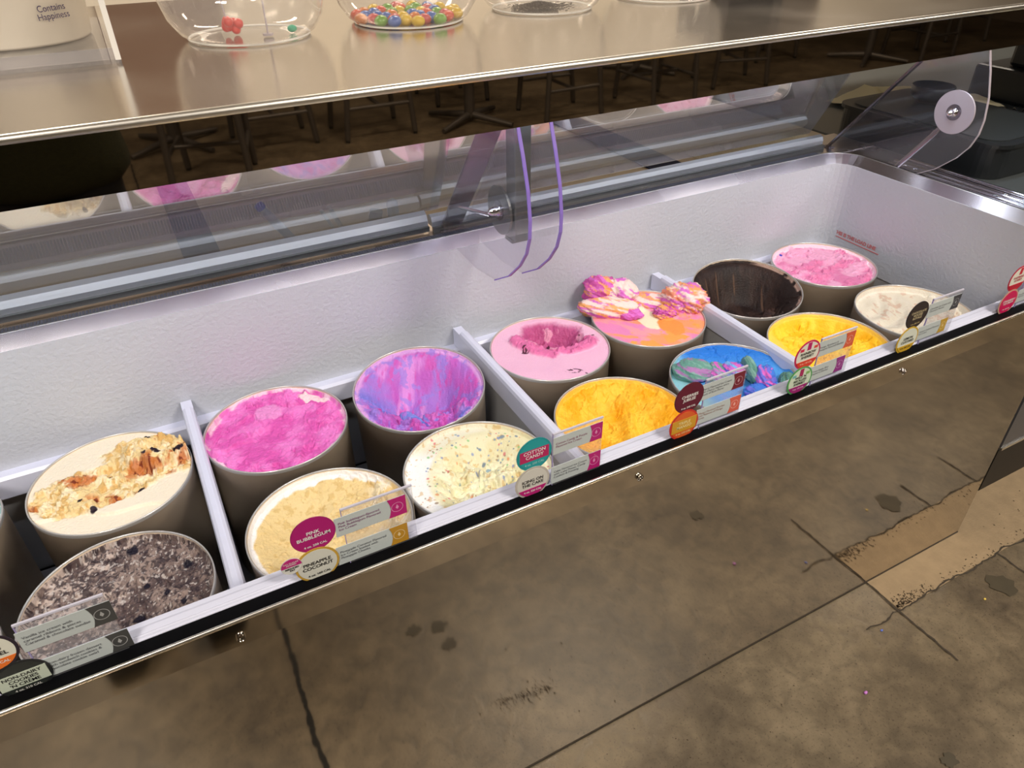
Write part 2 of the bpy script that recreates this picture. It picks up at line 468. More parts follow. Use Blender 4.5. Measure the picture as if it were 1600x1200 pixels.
# rail at the wall that carries the dividers
part(MB().prism_x([(.600, .516), (.600, .553), (.605, .558), (.623, .558), (.623, .516)], WX0, WX1), 'divider_rail', M['white_plastic'], 'white rail along the foot of the frosted wall')
for X in (-1.127, -.578, -.029, .520, 1.043):
    d = MB()
    d.prism_y([(X-.0105, .560), (X-.0105, .598), (X-.0085, .6045), (X-.004, .6075), (X+.004, .6075), (X+.0085, .6045), (X+.0105, .598), (X+.0105, .560)], .050, .585)
    d.prism_y([(X-.0095, .56), (X-.0095, .600), (X+.0095, .600), (X+.0095, .56)], .585, .619)
    o = part(d, 'divider', M['white_plastic'])
    MB().box((X-.004, .052, WZ0), (X+.004, .612, .561)).build('divider_panel', M['grey_liner'], o)
part(MB().box((CX0, -.0012, 0.0), (CX1, .012, .0045)), 'panel_foot_seal', M['joint'])
# screws on the lip
for xx in (-.038, .532, 1.102):
    o = part(MB().lathe([(0, -.0045), (.0035, -.004), (.0055, -.001), (.0055, .004)], (0, 0, 0), 16), 'lip_screw', M['chrome'])
    o.location = (xx, -.002, .664); o.rotation_euler = (math.radians(-90), 0, 0); o.scale = (1, 1, -1)
# overhead shelf with fascia and strip lamp
FY = .355
part(MB().box((CX0-.1, FY+.004, 1.150), (2.70, 1.38, 1.160)), 'shelf_top', M['steel_shelf'], 'brushed steel shelf over the case')
part(MB().tube([(CX0-.1, FY+.004, 1.155), (2.70, FY+.004, 1.155)], .0062, 14), 'shelf_edge', M['bright_edge'], 'bright rounded front edge of the shelf')
part(MB().box((CX0-.1, FY, 1.079), (2.70, FY+.006, 1.152)), 'fascia', M['fascia'], 'dark mirror-polished strip under the shelf edge')
part(MB().box((CX0-.1, FY+.006, 1.128), (2.70, .60, 1.133)), 'shelf_underside', M['white_plastic'])
part(MB().box((CX0-.05, .364, 1.116), (2.28, .41, 1.128), .004), 'lamp_housing', M['white_plastic'])
part(MB().tube([(CX0, .378, 1.108), (2.25, .378, 1.108)], .007, 10), 'lamp_tube', M['case_lamp'], 'cool white lamp tube under the shelf')
# leaning rear doors
LEAN = math.tan(math.radians(27.3))
def door(x0, x1, y0, z0, ry, rz, rr, nm, g0=None, g1=None):
    z1 = 1.126; y1 = y0 - (z1-z0)*LEAN
    d = part(MB().prism_x([(y0, z0), (y0+.004, z0), (y1+.004, z1), (y1, z1)], g0 or x0, g1 or x1), 'sliding_door', M['door_glass'], nm)
    h = MB()
    h.prism_x([(ry-rr, rz-.010), (ry-rr, rz), (ry-rr*.7, rz+rr*.7), (ry, rz+rr), (ry+rr*.8, rz+rr*.6), (ry+rr, rz-.010)], x0, x1, False)
    h.build('door_rail', M['alu'], d)
    g = MB().box((x0, ry-rr-.008, rz-.020), (x1, ry-rr+.001, rz-.010)); g.build('door_groove', M['grey_metal'], d)
    return d
door(CX0, .506, .742, .815, .722, .810, .017, 'left sliding glass door', g1=.545)
door(.514, 1.628, .752, .812, .716, .806, .013, 'right sliding glass door', g0=.530)
# struts and side panes
PANE = [(.700, .786), (.60, .782), (.518, .778), (.445, .788), (.39, .820), (.352, .855), (.330, .885), (.320, .915), (.319, .945), (.326, .99), (.342, 1.04), (.360, 1.085), (.372, 1.126), (.43, 1.126)]
def pane(x, edge, w=.0022, t=.005):
    p = part(MB().prism_x(PANE, x, x+t), 'side_pane', M['acrylic'], 'clear curved side pane')
    mb = MB(); E_ = PANE[3:13]; n = len(E_); vs = []; fs = []
    for i, (y, z) in enumerate(E_):
        a = E_[max(i-1, 0)]; b = E_[min(i+1, n-1)]
        d = Vector((b[0]-a[0], b[1]-a[1])).normalized(); nx = Vector((d.y, -d.x))
        vs += [(x-.0002, y, z), (x+t+.0002, y, z), (x+t+.0002, y+d.y*w*-1, z+d.x*w), (x-.0002, y-d.y*w, z+d.x*w)]
    for i in range(n-1):
        for k in range(4): fs.append((4*i+k, 4*i+(k+1) % 4, 4*i+4+(k+1) % 4, 4*i+4+k))
    mb.add(vs, fs); mb.build('pane_edge', edge, p)
    return p
pane(.525, M['purple_edge']); pane(.582, M['purple_edge']); pane(1.642, M['pale_edge'], .0015)
def strut(x, w):
    s = MB()
    s.add([(x, .706, .787), (x+w, .706, .787), (x+w, .700, .787), (x, .700, .787), (x, .436, 1.126), (x+w, .436, 1.126), (x+w, .430, 1.126), (x, .430, 1.126)],
          [(0, 1, 2, 3), (4, 5, 6, 7), (0, 1, 5, 4), (1, 2, 6, 5), (2, 3, 7, 6), (3, 0, 4, 7)])
    s.box((x-.004, .690, .785), (x+w+.004, .712, .789))
    return part(s, 'slanted_strut', M['steel_strut'])
strut(.531, .046); strut(1.645, .012)
# hanging post with hinge disc
part(MB().box((.541, .392, .876), (.571, .424, 1.128), .002).box((.539, .40, .872), (.573, .426, .878)), 'hinge_post', M['grey_metal'], 'grey post hanging from the shelf')
def disc(x, y, z, r, m, lab):
    d = part(MB().lathe([(0, -.002), (r, -.002), (r, .002), (0, .002)], (x, y, z), 40, False, 'x'), 'hinge_disc', m, lab)
    MB().lathe([(0, -.0035), (.017, -.0035), (.017, 0)], (x, y, z), 24, False, 'x').build('washer', M['steel_strut'], d)
    MB().lathe([(0, -.020), (.003, -.0195), (.006, -.016), (.0075, -.011), (.0075, -.003), (.010, -.003), (.010, .0)], (x-.0028, y, z), 16, True, 'x').build('cap_nut', M['chrome'], d)
    return d
disc(.536, .438, .920, .042, M['grey_metal'], 'grey hinge disc with domed nut')
disc(1.638, .385, .948, .046, M['pale_edge'], 'pale round hinge disc on the end pane')
part(MB().tube([(1.652, .495, .790), (1.650, .43, .88), (1.648, .39, .94)], .006, 8), 'hinge_arm', M['steel_strut'])
part(MB().tube([(.528, .46, .905), (.533, .60, .87)], .0035, 8), 'hinge_rod', M['chrome'])
# red load line stencilled on the end wall
M['red'] = mat('faded red print', (196, 120, 124), .6)
o = text('THIS IS THE LOAD LINE', .0125, M['red'], (WX1-.0012, .523, .598), case, (math.pi/2, 0, -math.pi/2), 'load_line_lettering', sx=1.0, bold=.0008)
part(MB().box((WX1-.0012, .446, .586), (WX1, .600, .5885)), 'load_line', M['red'], 'faded red load line on the end wall')

# ------------------------------------------------------------------ tubs of ice cream
ZT = 0.5915
RT = 0.1245
TUBH = ZT - WZ0
def ice_mat():
    m, nt, b, out = nodes_of('ice cream')
    at = nt.nodes.new('ShaderNodeAttribute'); at.attribute_name = 'Col'
    nt.links.new(at.outputs['Color'], b.inputs['Base Color'])
    b.inputs['Roughness'].default_value = .5; b.inputs['Specular IOR Level'].default_value = .25
    b.inputs['Subsurface Weight'].default_value = .12
    b.inputs['Subsurface Radius'].default_value = (.006, .004, .003)
    tc = nt.nodes.new('ShaderNodeTexCoord')
    n = nt.nodes.new('ShaderNodeTexNoise'); n.inputs['Scale'].default_value = 260; n.inputs['Detail'].default_value = 4
    nt.links.new(tc.outputs['Object'], n.inputs['Vector'])
    bp = nt.nodes.new('ShaderNodeBump'); bp.inputs['Strength'].default_value = .7; bp.inputs['Distance'].default_value = .0022
    nt.links.new(n.outputs['Fac'], bp.inputs['Height']); nt.links.new(bp.outputs[0], b.inputs['Normal'])
    return m
M['ice'] = ice_mat()

def make_surface(hf, cf, parent, seed, N=240, R=RT-.0035):
    g = np.linspace(-1, 1, N); u, v = np.meshgrid(g, g)
    x = u*np.sqrt(1-v*v/2); y = v*np.sqrt(1-u*u/2)
    # view-aligned disc coordinates: a to the right, b away from the viewer
    a = .88*x - .47*y; b = .47*x + .88*y
    nz = Noise(seed)
    r = np.sqrt(x*x+y*y)
    h = hf(a, b, r, nz)
    # ragged thin coat left on the carton wall
    wall = sst(.972, 1.0, r)
    lim = -.002 - .004*nz.fbm(a, b, 9)
    h = h*(1-wall) + np.maximum(h, lim)*wall
    c = cf(a, b, r, nz, h)
    vs = np.stack([x*R, y*R, h], -1).reshape(-1, 3)
    idx = np.arange(N*N).reshape(N, N)
    q = np.stack([idx[:-1, :-1], idx[:-1, 1:], idx[1:, 1:], idx[1:, :-1]], -1).reshape(-1, 4)
    me = bpy.data.meshes.new('ice_cream')
    me.vertices.add(N*N); me.vertices.foreach_set('co', vs.ravel())
    nf = len(q)
    me.loops.add(nf*4); me.loops.foreach_set('vertex_index', q.ravel().astype(np.int32))
    me.polygons.add(nf); me.polygons.foreach_set('loop_start', np.arange(0, nf*4, 4, dtype=np.int32))
    me.polygons.foreach_set('use_smooth', np.ones(nf, bool))
    me.update(calc_edges=True); me.validate()
    ca = me.color_attributes.new('Col', 'FLOAT_COLOR', 'POINT')
    cc = np.concatenate([np.clip(c, 0, 1).reshape(-1, 3), np.ones((N*N, 1))], 1)
    ca.data.foreach_set('color', cc.ravel())
    me.materials.append(M['ice'])
    o = bpy.data.objects.new('ice_cream', me); COL.objects.link(o); o.parent = parent
    o.location = (0, 0, TUBH)
    return o

def tub(x, y, label, hf, cf, seed, rot=0, tilt=(0, 0), z=WZ0, fill=None):
    t = empty('ice_cream_tub', (x, y, z), label, 'ice cream tub', 'round cardboard tubs standing in the case')
    t.rotation_euler = (tilt[0], tilt[1], 0)
    c = MB().lathe([(RT-.0035, TUBH-.002), (RT-.003, .004), (RT-.002, 0), (RT-.0015, TUBH-.006), (RT-.0005, TUBH-.0055)], n=72)
    c.lathe([(0, .003), (RT-.003, .003)], n=72)
    c.build('carton', M['carton'], t)
    rm = MB().lathe([(RT-.0032, TUBH-.010), (RT-.0030, TUBH-.001), (RT-.0020, TUBH+.0004), (RT-.0009, TUBH+.0002), (RT-.0004, TUBH-.002), (RT-.0005, TUBH-.0065)], n=96)
    rm.build('rim', M['carton_rim'], t)
    make_surface(hf, cf, t, seed)
    return t

def lump(t, a, b, z, ra, rb, rz, pal, seed, ang=0, amp=.12, fine=.05, sc=3.0, sub=5):
    """a torn scoop of ice cream lying on the surface; a, b as seen by the viewer, sizes in tub radii"""
    bm = bmesh.new(); bmesh.ops.create_icosphere(bm, subdivisions=sub, radius=1)
    bm.verts.index_update()
    P = np.array([v.co[:] for v in bm.verts]); F = [[v.index for v in f.verts] for f in bm.faces]; bm.free()
    n = Noise(seed)
    u, v, w = P[:, 0]+.5*P[:, 2], P[:, 1]-.4*P[:, 2], P[:, 2]+.6*P[:, 0]
    d = 1 + amp*2*(n.fbm(u, v, sc*.6, 4)+n.fbm(v+5, w, sc*.6, 4)-1) + fine*2*(n.fbm(u+3, w, sc*3.5, 4, .65)+n.fbm(v, w+7, sc*3.5, 3, .65)-1) - amp*.8*sst(.56, .66, n.ridge(u, w, sc*.7, 3))
    P = P*d[:, None]*np.array([ra, rb, rz])*RT
    c, s_ = math.cos(ang), math.sin(ang)
    P = np.stack([P[:, 0]*c-P[:, 1]*s_, P[:, 0]*s_+P[:, 1]*c, P[:, 2]], 1)
    P = np.stack([.88*P[:, 0]+.47*P[:, 1], -.47*P[:, 0]+.88*P[:, 1], P[:, 2]], 1)
    me = bpy.data.meshes.new('scoop_lump'); me.from_pydata([tuple(p) for p in P], [], F)
    me.polygons.foreach_set('use_smooth', [True]*len(F))
    col = np.tile(np.array(pal[0]), (len(P), 1))
    for i, q in enumerate(pal[1:]):
        f = n.fbm(u*1.0+7*i+.4*n.fbm(u, v, 3), w*1.8+3*i+v*.6, sc*.8, 4)
        col = mixc(col, q, sst(.48+.035*i, .55+.035*i, f))
    ca = me.color_attributes.new('Col', 'FLOAT_COLOR', 'POINT')
    ca.data.foreach_set('color', np.concatenate([np.clip(col, 0, 1), np.ones((len(P), 1))], 1).ravel())
    me.materials.append(M['ice'])
    o = bpy.data.objects.new('scoop_lump', me); COL.objects.link(o); o.parent = t
    o.location = ((.88*a+.47*b)*RT, (-.47*a+.88*b)*RT, TUBH + z)
    return o

def blob(a, b, ca, cb, ra, rb, ang=0):
    c, s = math.cos(ang), math.sin(ang)
    da = a-ca; db = b-cb
    return np.sqrt(((da*c+db*s)/ra)**2 + ((-da*s+db*c)/rb)**2)
def bulge(d): return np.sqrt(np.clip(1-d*d, 0, 1))

# --- caramel with rough middle
def m_car(a, b, n):
    w = .42*(n.fbm(a, b, 4)-.5) + .18*(n.fbm(a, b, 14)-.5)
    d = np.minimum(blob(a, b, .44, .50, .80, .54, .15), blob(a, b, -.12, -.12, .88, .46, .42)) + w
    return sst(1.0, .86, d), sst(1.0, .7, blob(a, b, .46, .55, .58, .36, .15) + w)
def h_car(a, b, r, n):
    m, t = m_car(a, b, n)
    h = -.004 + .0015*n.fbm(a, b, 2) - .003*m
    h = h + m*(rough(n, a, b, .012, 3.6) + .010*(n.fbm(a, b, 12, 5, .65)-.4)) + t*(.010 + .014*n.fbm(a, b, 6))
    return h - .005*sst(-.58, -.62, b - .18*a + .05*np.sin(a*7))
def c_car(a, b, r, n, h):
    m, t = m_car(a, b, n)
    c = mixc(L(238, 226, 204), L(230, 204, 150), m)
    c = mixc(c, L(240, 222, 184), m*sst(.48, .62, n.fbm(a, b, 9)))
    c = mixc(c, L(214, 176, 112), m*sst(.56, .64, n.fbm(a+6, b, 12)))
    st = sst(.54, .64, n.fbm(a+.3, b, 6, 4))*np.maximum(sst(.20, .04, np.abs(b-.35*a-.10)), sst(.18, .05, np.abs(b+.40-.25*a)))
    st = np.maximum(st, sst(.56, .66, n.fbm(a+9, b, 7))*sst(1, .6, blob(a, b, .62, .72, .42, .22)))
    st = np.maximum(st, sst(.56, .64, n.fbm(a+2, b+5, 8))*sst(1, .6, blob(a, b, .80, .28, .25, .3)))
    c = mixc(c, L(190, 100, 34), st*m*.85)
    c = mixc(c, L(120, 50, 26), m*st*sst(.60, .68, n.fbm(a+4, b, 16)))
    for (x, y, q) in ((.74, .52, .085), (.42, .44, .05), (.50, .40, .04), (.34, .34, .04), (.46, -.18, .045), (-.22, -.42, .03), (.02, -.56, .045), (.12, .88, .04), (-.05, .06, .03)):
        c = mixc(c, L(36, 22, 34), sst(1, .75, blob(a, b, x, y, q, q*1.15)+.9*(n.fbm(a, b, 14)-.5)))
    return c
# --- cookies
def h_coo(a, b, r, n):
    return -.014 - .012*(1-r**2) + .008*(n.fbm(a, b, 5)-.5) + .006*(n.fbm(a, b, 16, 4, .6)-.5) + rough(n, a, b, .007, 3)
def c_coo(a, b, r, n, h):
    f = n.fbm(a, b, 5, 6, .65)
    c = mixc(L(92, 76, 74), L(142, 124, 116), sst(.38, .62, f))
    lf = sst(.2, -.5, a)
    c = mixc(c, L(186, 168, 158), lf*sst(.50, .62, n.fbm(a*1.6+b*1.2, b*4-a*3, 3)))
    c = mixc(c, L(150, 136, 120), sst(.1, -.6, b)*sst(-.3, .3, a)*.6*sst(.4, .6, n.fbm(a+1, b, 6)))
    c = mixc(c, L(48, 36, 42), .85*sst(.55, .62, n.fbm(a+5, b, 17, 4, .65)))
    c = mixc(c, L(70, 60, 62), sst(.60, .66, n.fbm(a+8, b, 38, 3))*.9)
    c = mixc(c, L(200, 190, 184), sst(.66, .70, n.fbm(a+18, b, 34, 3))*.7)
    for (x, y, q) in ((.22, -.12, .085), (.42, .20, .05), (.12, .33, .045), (-.22, .80, .09), (.60, -.22, .05), (.66, .08, .05), (.5, .62, .06)):
        c = mixc(c, L(24, 18, 32), sst(1, .7, blob(a, b, x, y, q, q)+.9*(n.fbm(a, b, 12)-.5)))
    return c
# --- bubblegum
def rough(n, a, b, amp, s):
    wa = a + .30*n.fbm(a, b, 3); wb = b + .30*n.fbm(a+7, b, 3)
    t = sst(.44, .53, n.fbm(wa, wb, s*1.1, 4)) + .6*sst(.45, .53, n.fbm(wa+5, wb, s*2.6, 3)) + .5*n.fbm(wa, wb, s*6, 4, .65)
    return amp*(t*.55 - .45)
def h_bub(a, b, r, n):
    return -.011 - .006*(1-r*r) + rough(n, a, b, .013, 2.2)*(.35+.65*sst(.35, .6, n.fbm(a, b, 2.5))) + .005*(n.fbm(a, b, 14, 4, .6)-.5)
def c_bub(a, b, r, n, h):
    c = mixc(L(214, 88, 172), L(232, 126, 200), sst(.35, .66, n.fbm(a+2, b, 4, 5)))
    c = mixc(c, L(226, 140, 200), sst(1, .8, blob(a, b, -.25, .42, .24, .2)+.4*(n.fbm(a, b, 5)-.5)))
    c = mixc(c, L(240, 205, 222), sst(.93, .985, r+.05*(n.fbm(a, b, 10)-.5))*sst(.4, .6, n.fbm(a, b, 5)))
    c = mixc(c, L(240, 208, 214), sst(1, .8, blob(a, b, .34, .80, .28, .09, -.25)+.4*(n.fbm(a, b, 8)-.5)))
    return c
# --- pineapple
def h_pin(a, b, r, n):
    d = sst(.5, 1.0, r)
    return -.030 + .018*d + .003*(n.fbm(a, b, 3)-.5) + (.35+.65*sst(-.1, .4, a+b*.2))*rough(n, a, b, .010, 4) - .004*sst(.10, .0, np.abs(a+.15+.3*b))*sst(.1, .4, b)
def c_pin(a, b, r, n, h):
    c = mixc(L(220, 192, 134), L(230, 206, 152), n.fbm(a, b, 4))
    c = mixc(c, L(236, 226, 200), sst(.5, .65, n.fbm(a, b, 7))*sst(.2, .6, a)*sst(-.2, .3, b))
    c = mixc(c, L(204, 170, 104), sst(.60, .66, n.fbm(a+4, b, 13, 4, .6))*.6)
    w = sst(.90, .93, r + .12*(n.fbm(a, b, 4)-.5))*sst(.3, .0, a*.8-.35*b)
    c = mixc(c, L(240, 236, 232), w)
    return c
# --- cotton candy: scooped deep with smeared walls
def h_cot(a, b, r, n):
    bowl = sst(1.0, .30, blob(a, b, .02, -.10, .95, .98))
    h = -.008 - .062*bowl + .004*np.sin(a*11+2*n.fbm(a, b, 2))*bowl
    for (x, y, ra, rb, hh, an) in ((-.12, -.42, .26, .15, .030, -.6), (.30, -.40, .24, .18, .030, .3), (-.48, -.52, .22, .16, .024, .2), (.0, -.68, .35, .14, .022, 0), (.62, -.22, .16, .2, .018, 0)):
        h = h + hh*bulge(blob(a, b, x, y, ra, rb, an)+.35*(n.fbm(a, b, 6)-.5))
    h = h + rough(n, a, b, .010, 5)*sst(.0, -.4, b) + .004*(n.fbm(a*3, b, 6)-.5)
    return h
def c_cot(a, b, r, n, h):
    w = a*2.2 + 1.2*n.fbm(a, b*.7, 2.5)
    c = mixc(L(192, 96, 190), L(170, 118, 206), sst(.25, .75, n.v(w*2.6+50, b*1.1+50)))
    c = mixc(c, L(214, 140, 214), sst(.50, .72, n.fbm(a*2.5+4, b*.8, 2.5)))
    c = mixc(c, L(206, 84, 176), .8*sst(.50, .70, n.fbm(a*3+9, b*1.2, 3.6)))
    bl = sst(.50, .64, n.fbm(a+13, b, 4))*sst(.1, -.35, b+.1*a)
    c = mixc(c, L(120, 124, 216), bl)
    c = mixc(c, L(118, 136, 222), sst(1, .7, blob(a, b, -.02, -.40, .32, .10, -.75)))
    c = mixc(c, L(214, 160, 220), sst(.90, .97, r+.04*(n.fbm(a, b, 8)-.5)))
    c = mixc(c, L(150, 128, 214), sst(.6, .66, n.fbm(a+3, b+2, 9))*.7)
    return c
# --- icing with sprinkles
def h_ici(a, b, r, n):
    bowl = sst(.95, .45, blob(a, b, .12, -.02, .85, .9))
    return -.010 - .026*bowl + rough(n, a, b, .022, 3.6)*bowl*sst(.5, .1, b) + .008*(n.fbm(a, b, 10, 5, .6)-.5)*bowl
def c_ici(a, b, r, n, h):
    c = mixc(L(240, 236, 206), L(228, 220, 176), sst(.3, .7, n.fbm(a, b, 6)))
    bowl = blob(a, b, .12, -.02, .80, .9) + .1*(n.fbm(a, b, 6)-.5)
    c = mixc(c, L(244, 244, 242), sst(.95, 1.05, bowl)*sst(.3, -.1, a))
    c = mixc(c, L(220, 212, 172), sst(.2, .5, b)*.6)
    c = mixc(c, L(206, 168, 100), sst(.62, .70, n.fbm(a+3, b, 15))*.6)
    rs = np.random.RandomState(5)
    cols = [L(90, 120, 150), L(130, 190, 120), L(225, 140, 90), L(215, 110, 120), L(110, 150, 170), L(150, 120, 90), L(120, 140, 190)]
    for i in range(230):
        x, y = rs.uniform(-.72, .95), rs.uniform(-.85, .85); q = rs.uniform(.010, .026)
        if rs.rand() < .06: q *= 2
        c = mixc(c, cols[i % 7], .8*sst(1, .6, blob(a, b, x, y, q, q*rs.uniform(.5, 1.4), rs.uniform(0, 3))))
    return c
# --- cherry: smooth top with a crater
def cr_d(a, b, n): return blob(a, b, .06, .42, .66, .50) + .40*(n.fbm(a, b, 4)-.5)
def h_che(a, b, r, n):
    d = cr_d(a, b, n); m = sst(1.0, .35, d)
    torn = sst(1.1, .8, np.minimum(blob(a, b, -.25, .05, .50, .26, -.55), blob(a, b, .40, .08, .48, .26, .35))+.45*(n.fbm(a, b, 5)-.5))
    return -.003 - .001*n.fbm(a, b, 3) - .045*m + torn*(.010*n.fbm(a, b, 6)+rough(n, a, b, .009, 3)) + m*rough(n, a, b, .014, 4)
def c_che(a, b, r, n, h):
    m = sst(1.0, .8, cr_d(a, b, n))
    torn = sst(1.1, .9, np.minimum(blob(a, b, -.25, .05, .50, .26, -.55), blob(a, b, .40, .08, .48, .26, .35))+.45*(n.fbm(a, b, 5)-.5))
    c = mixc(L(232, 178, 208), L(240, 190, 216), n.fbm(a, b, 3))
    c = mixc(c, L(222, 116, 168), torn)
    c = mixc(c, L(186, 84, 136), m)
    c = mixc(c, L(222, 150, 180), m*sst(.55, .65, n.fbm(a, b+4, 7)))
    for (x, y, ra, rb) in ((.36, -.70, .16, .07), (.60, -.76, .07, .04), (-.42, -.12, .10, .08), (.0, .52, .06, .09), (.48, .45, .09, .10), (.78, .40, .05, .03)):
        k = sst(1, .8, blob(a, b, x, y, ra, rb))*sst(.50, .56, n.fbm(a, b, 22, 3))
        c = mixc(c, L(84, 36, 58), k)
    c = mixc(c, L(40, 90, 180), sst(1, .6, blob(a, b, .06, .02, .045, .05)+.5*(n.fbm(a, b, 20)-.5)))
    return c
# --- rainbow: mounds over the rim
def h_rai(a, b, r, n):
    h = -.003 - .006*sst(1, .4, blob(a, b, .05, -.15, .35, .4))
    for (x, y, ra, rb, hh, an) in ((-.52, .56, .28, .26, .050, 0), (-.28, .42, .34, .26, .040, -.3), (-.62, .14, .34, .20, .032, .1), (.05, .52, .42, .26, .024, 0),
                                   (.62, .34, .34, .32, .046, 0), (.36, .10, .22, .20, .018, .2)):
        h = np.maximum(h, -.003 + .30*hh*bulge(blob(a, b, x, y, ra, rb, an)+.14*(n.fbm(a, b, 4)-.5)))
    k = sst(.0, .008, h)
    return h + k*(rough(n, a, b, .007, 5) + .004*(n.fbm(a, b, 20, 4)-.5))
def c_rai(a, b, r, n, h):
    w = n.fbm(a*.8+b, b*1.2, 2.2) ; w2 = n.fbm(a+6, b*1.6+a, 2.6)
    c = mixc(L(246, 160, 112), L(232, 140, 190), sst(.44, .56, w))
    c = mixc(c, L(246, 168, 160), sst(.5, .62, w2)*.7)
    c = mixc(c, L(250, 165, 84), sst(.58, .64, n.fbm(a+11, b, 3)))
    k = sst(.0, .010, h)
    u = n.fbm(a+.4*n.fbm(a, b, 4), b*1.6, 5.0)
    mc = mixc(L(222, 98, 186), L(250, 170, 90), sst(.50, .56, u))
    mc = mixc(mc, L(252, 226, 214), sst(.58, .64, n.fbm(a*1.2+19, b*2.2, 4.2)))
    mc = mixc(mc, L(200, 60, 140), sst(.60, .66, n.fbm(a+3, b, 11))*.8)
    rt = sst(.15, .45, a)
    mc = mixc(mc, mixc(L(250, 148, 90), L(222, 96, 176), sst(.46, .56, n.fbm(a, b+7, 5))), rt)
    c = mixc(c, mc, k)
    c = mixc(c, L(244, 232, 200), sst(1, .85, blob(a, b, .02, -.06, .24, .40, .25)+.4*(n.fbm(a, b, 5)-.5)))
    c = mixc(c, L(246, 152, 76), sst(1, .85, blob(a, b, .34, -.30, .26, .30, .3)+.7*(n.fbm(a+4, b, 4)-.5)))
    return c
# --- mango
def h_man(a, b, r, n):
    bowl = sst(1.0, .45, blob(a, b, .0, -.02, .98, .98))
    h = -.012 - .038*bowl + .016*np.exp(-((a-.12)/.10)**2)*sst(.85, .4, b)*bowl
    h = h + .010*sst(.12, .2, a)*sst(-.2, .3, b)*bowl + .014*bulge(blob(a, b, .12, .62, .15, .14))
    return h + rough(n, a, b, .007, 4) + .003*(n.fbm(a, b, 14)-.5)
def c_man(a, b, r, n, h):
    c = mixc(L(242, 172, 22), L(250, 196, 60), sst(.35, .68, n.fbm(a, b, 4)))
    c = mixc(c, L(238, 160, 18), sst(.56, .66, n.fbm(a+4, b, 9))*.4)
    return mixc(c, L(250, 206, 80), sst(.94, .985, r)*.7)
# --- blue with tumbling lumps
def h_blu(a, b, r, n):
    h = -.016 - .010*sst(.9, .3, r) + .010*sst(.25, .9, b)
    return h + .002*n.fbm(a, b, 5) + rough(n, a, b, .004, 4)*sst(.2, .7, b)
def c_blu(a, b, r, n, h):
    c = mixc(L(64, 148, 228), L(98, 172, 236), n.fbm(a, b, 3))
    c = mixc(c, L(40, 120, 214), sst(.35, .8, b))
    c = mixc(c, L(140, 196, 208), sst(-.35, -.75, a+.3*b))
    return mixc(c, L(150, 150, 226), sst(.56, .66, n.fbm(a, b+3, 4))*sst(.1, -.5, b)*.7)
    k = sst(-.017, -.010, h)
    g = mixc(L(88, 146, 134), L(124, 170, 158), n.fbm(a, b, 6))
    pk = sst(.46, .58, n.fbm(a+2, b+1, 5))
    mc = mixc(g, L(200, 110, 206), pk*sst(.2, -.2, np.abs(a+.1)-.2))
    right_ = sst(.25, .40, a+.1*(n.fbm(a, b, 5)-.5))
    mr = mixc(L(70, 128, 226), L(104, 108, 220), sst(.4, .6, n.fbm(a, b, 6)))
    mr = mixc(mr, L(226, 110, 190), sst(.56, .62, n.fbm(a+6, b, 6)))
    mr = mixc(mr, g, sst(.70, .82, a+.15*(n.fbm(a, b, 5)-.5)))
    mc = mixc(mc, mr, right_)
    mc = mixc(mc, L(110, 130, 225), sst(1, .7, blob(a, b, -.02, .12, .22, .2)+.8*(n.fbm(a, b, 8)-.5)))
    mc = mixc(mc, g, sst(1, .8, blob(a, b, .27, .18, .08, .28)))
    return mixc(c, mc, k)
# --- chocolate
def h_cho(a, b, r, n):
    bowl = sst(1.0, .35, blob(a, b, .02, -.08, 1.0, 1.0))
    st = n.fbm(a*7+n.fbm(a, b, 3), b*2.2, 1.7, 5)
    h = -.008 - .070*bowl + .005*(st-.5)*sst(.95, .7, r)
    for (x, y, ra, rb, hh) in ((.05, -.45, .3, .16, .018), (.4, -.42, .22, .16, .014), (-.2, -.6, .2, .12, .014)):
        h = h + hh*bulge(blob(a, b, x, y, ra, rb)+.4*(n.fbm(a, b, 6)-.5))
    return h + rough(n, a, b, .008, 4)*sst(.2, -.3, b)
def c_cho(a, b, r, n, h):
    c = mixc(L(34, 22, 19), L(50, 34, 28), sst(.4, .7, n.fbm(a*4, b*2, 2.5)))
    for (x, y, l, an) in ((-.42, .45, .30, .1), (-.68, .30, .18, .1), (.45, .25, .28, -.05), (-.05, .6, .16, .1)):
        c = mixc(c, L(110, 80, 60), .5*sst(1, .6, blob(a, b, x, y, .022, l, an)+.5*(n.fbm(a, b, 10)-.5)))
    c = mixc(c, L(176, 146, 132), sst(.93, .98, r)*sst(.2, .6, a)*sst(.45, .6, n.fbm(a, b, 5)))
    return c
# --- lemon yellow
def h_yel(a, b, r, n):
    ed = a*.75+b*.2+.55+.12*(n.fbm(a, b, 4)-.5)
    bowl = sst(-.02, .12, ed)*sst(1.0, .8, r)
    return -.010 - .020*bowl + bowl*rough(n, a, b, .014, 3.2) + .003*(n.fbm(a, b, 12)-.5)*bowl
def c_yel(a, b, r, n, h):
    ed = a*.75+b*.2+.55+.12*(n.fbm(a, b, 4)-.5)
    c = mixc(L(250, 214, 84), mixc(L(248, 188, 26), L(252, 210, 60), sst(.35, .65, n.fbm(a, b, 5))), sst(-.04, .06, ed))
    return mixc(c, L(250, 212, 90), sst(.95, .985, r)*.8)
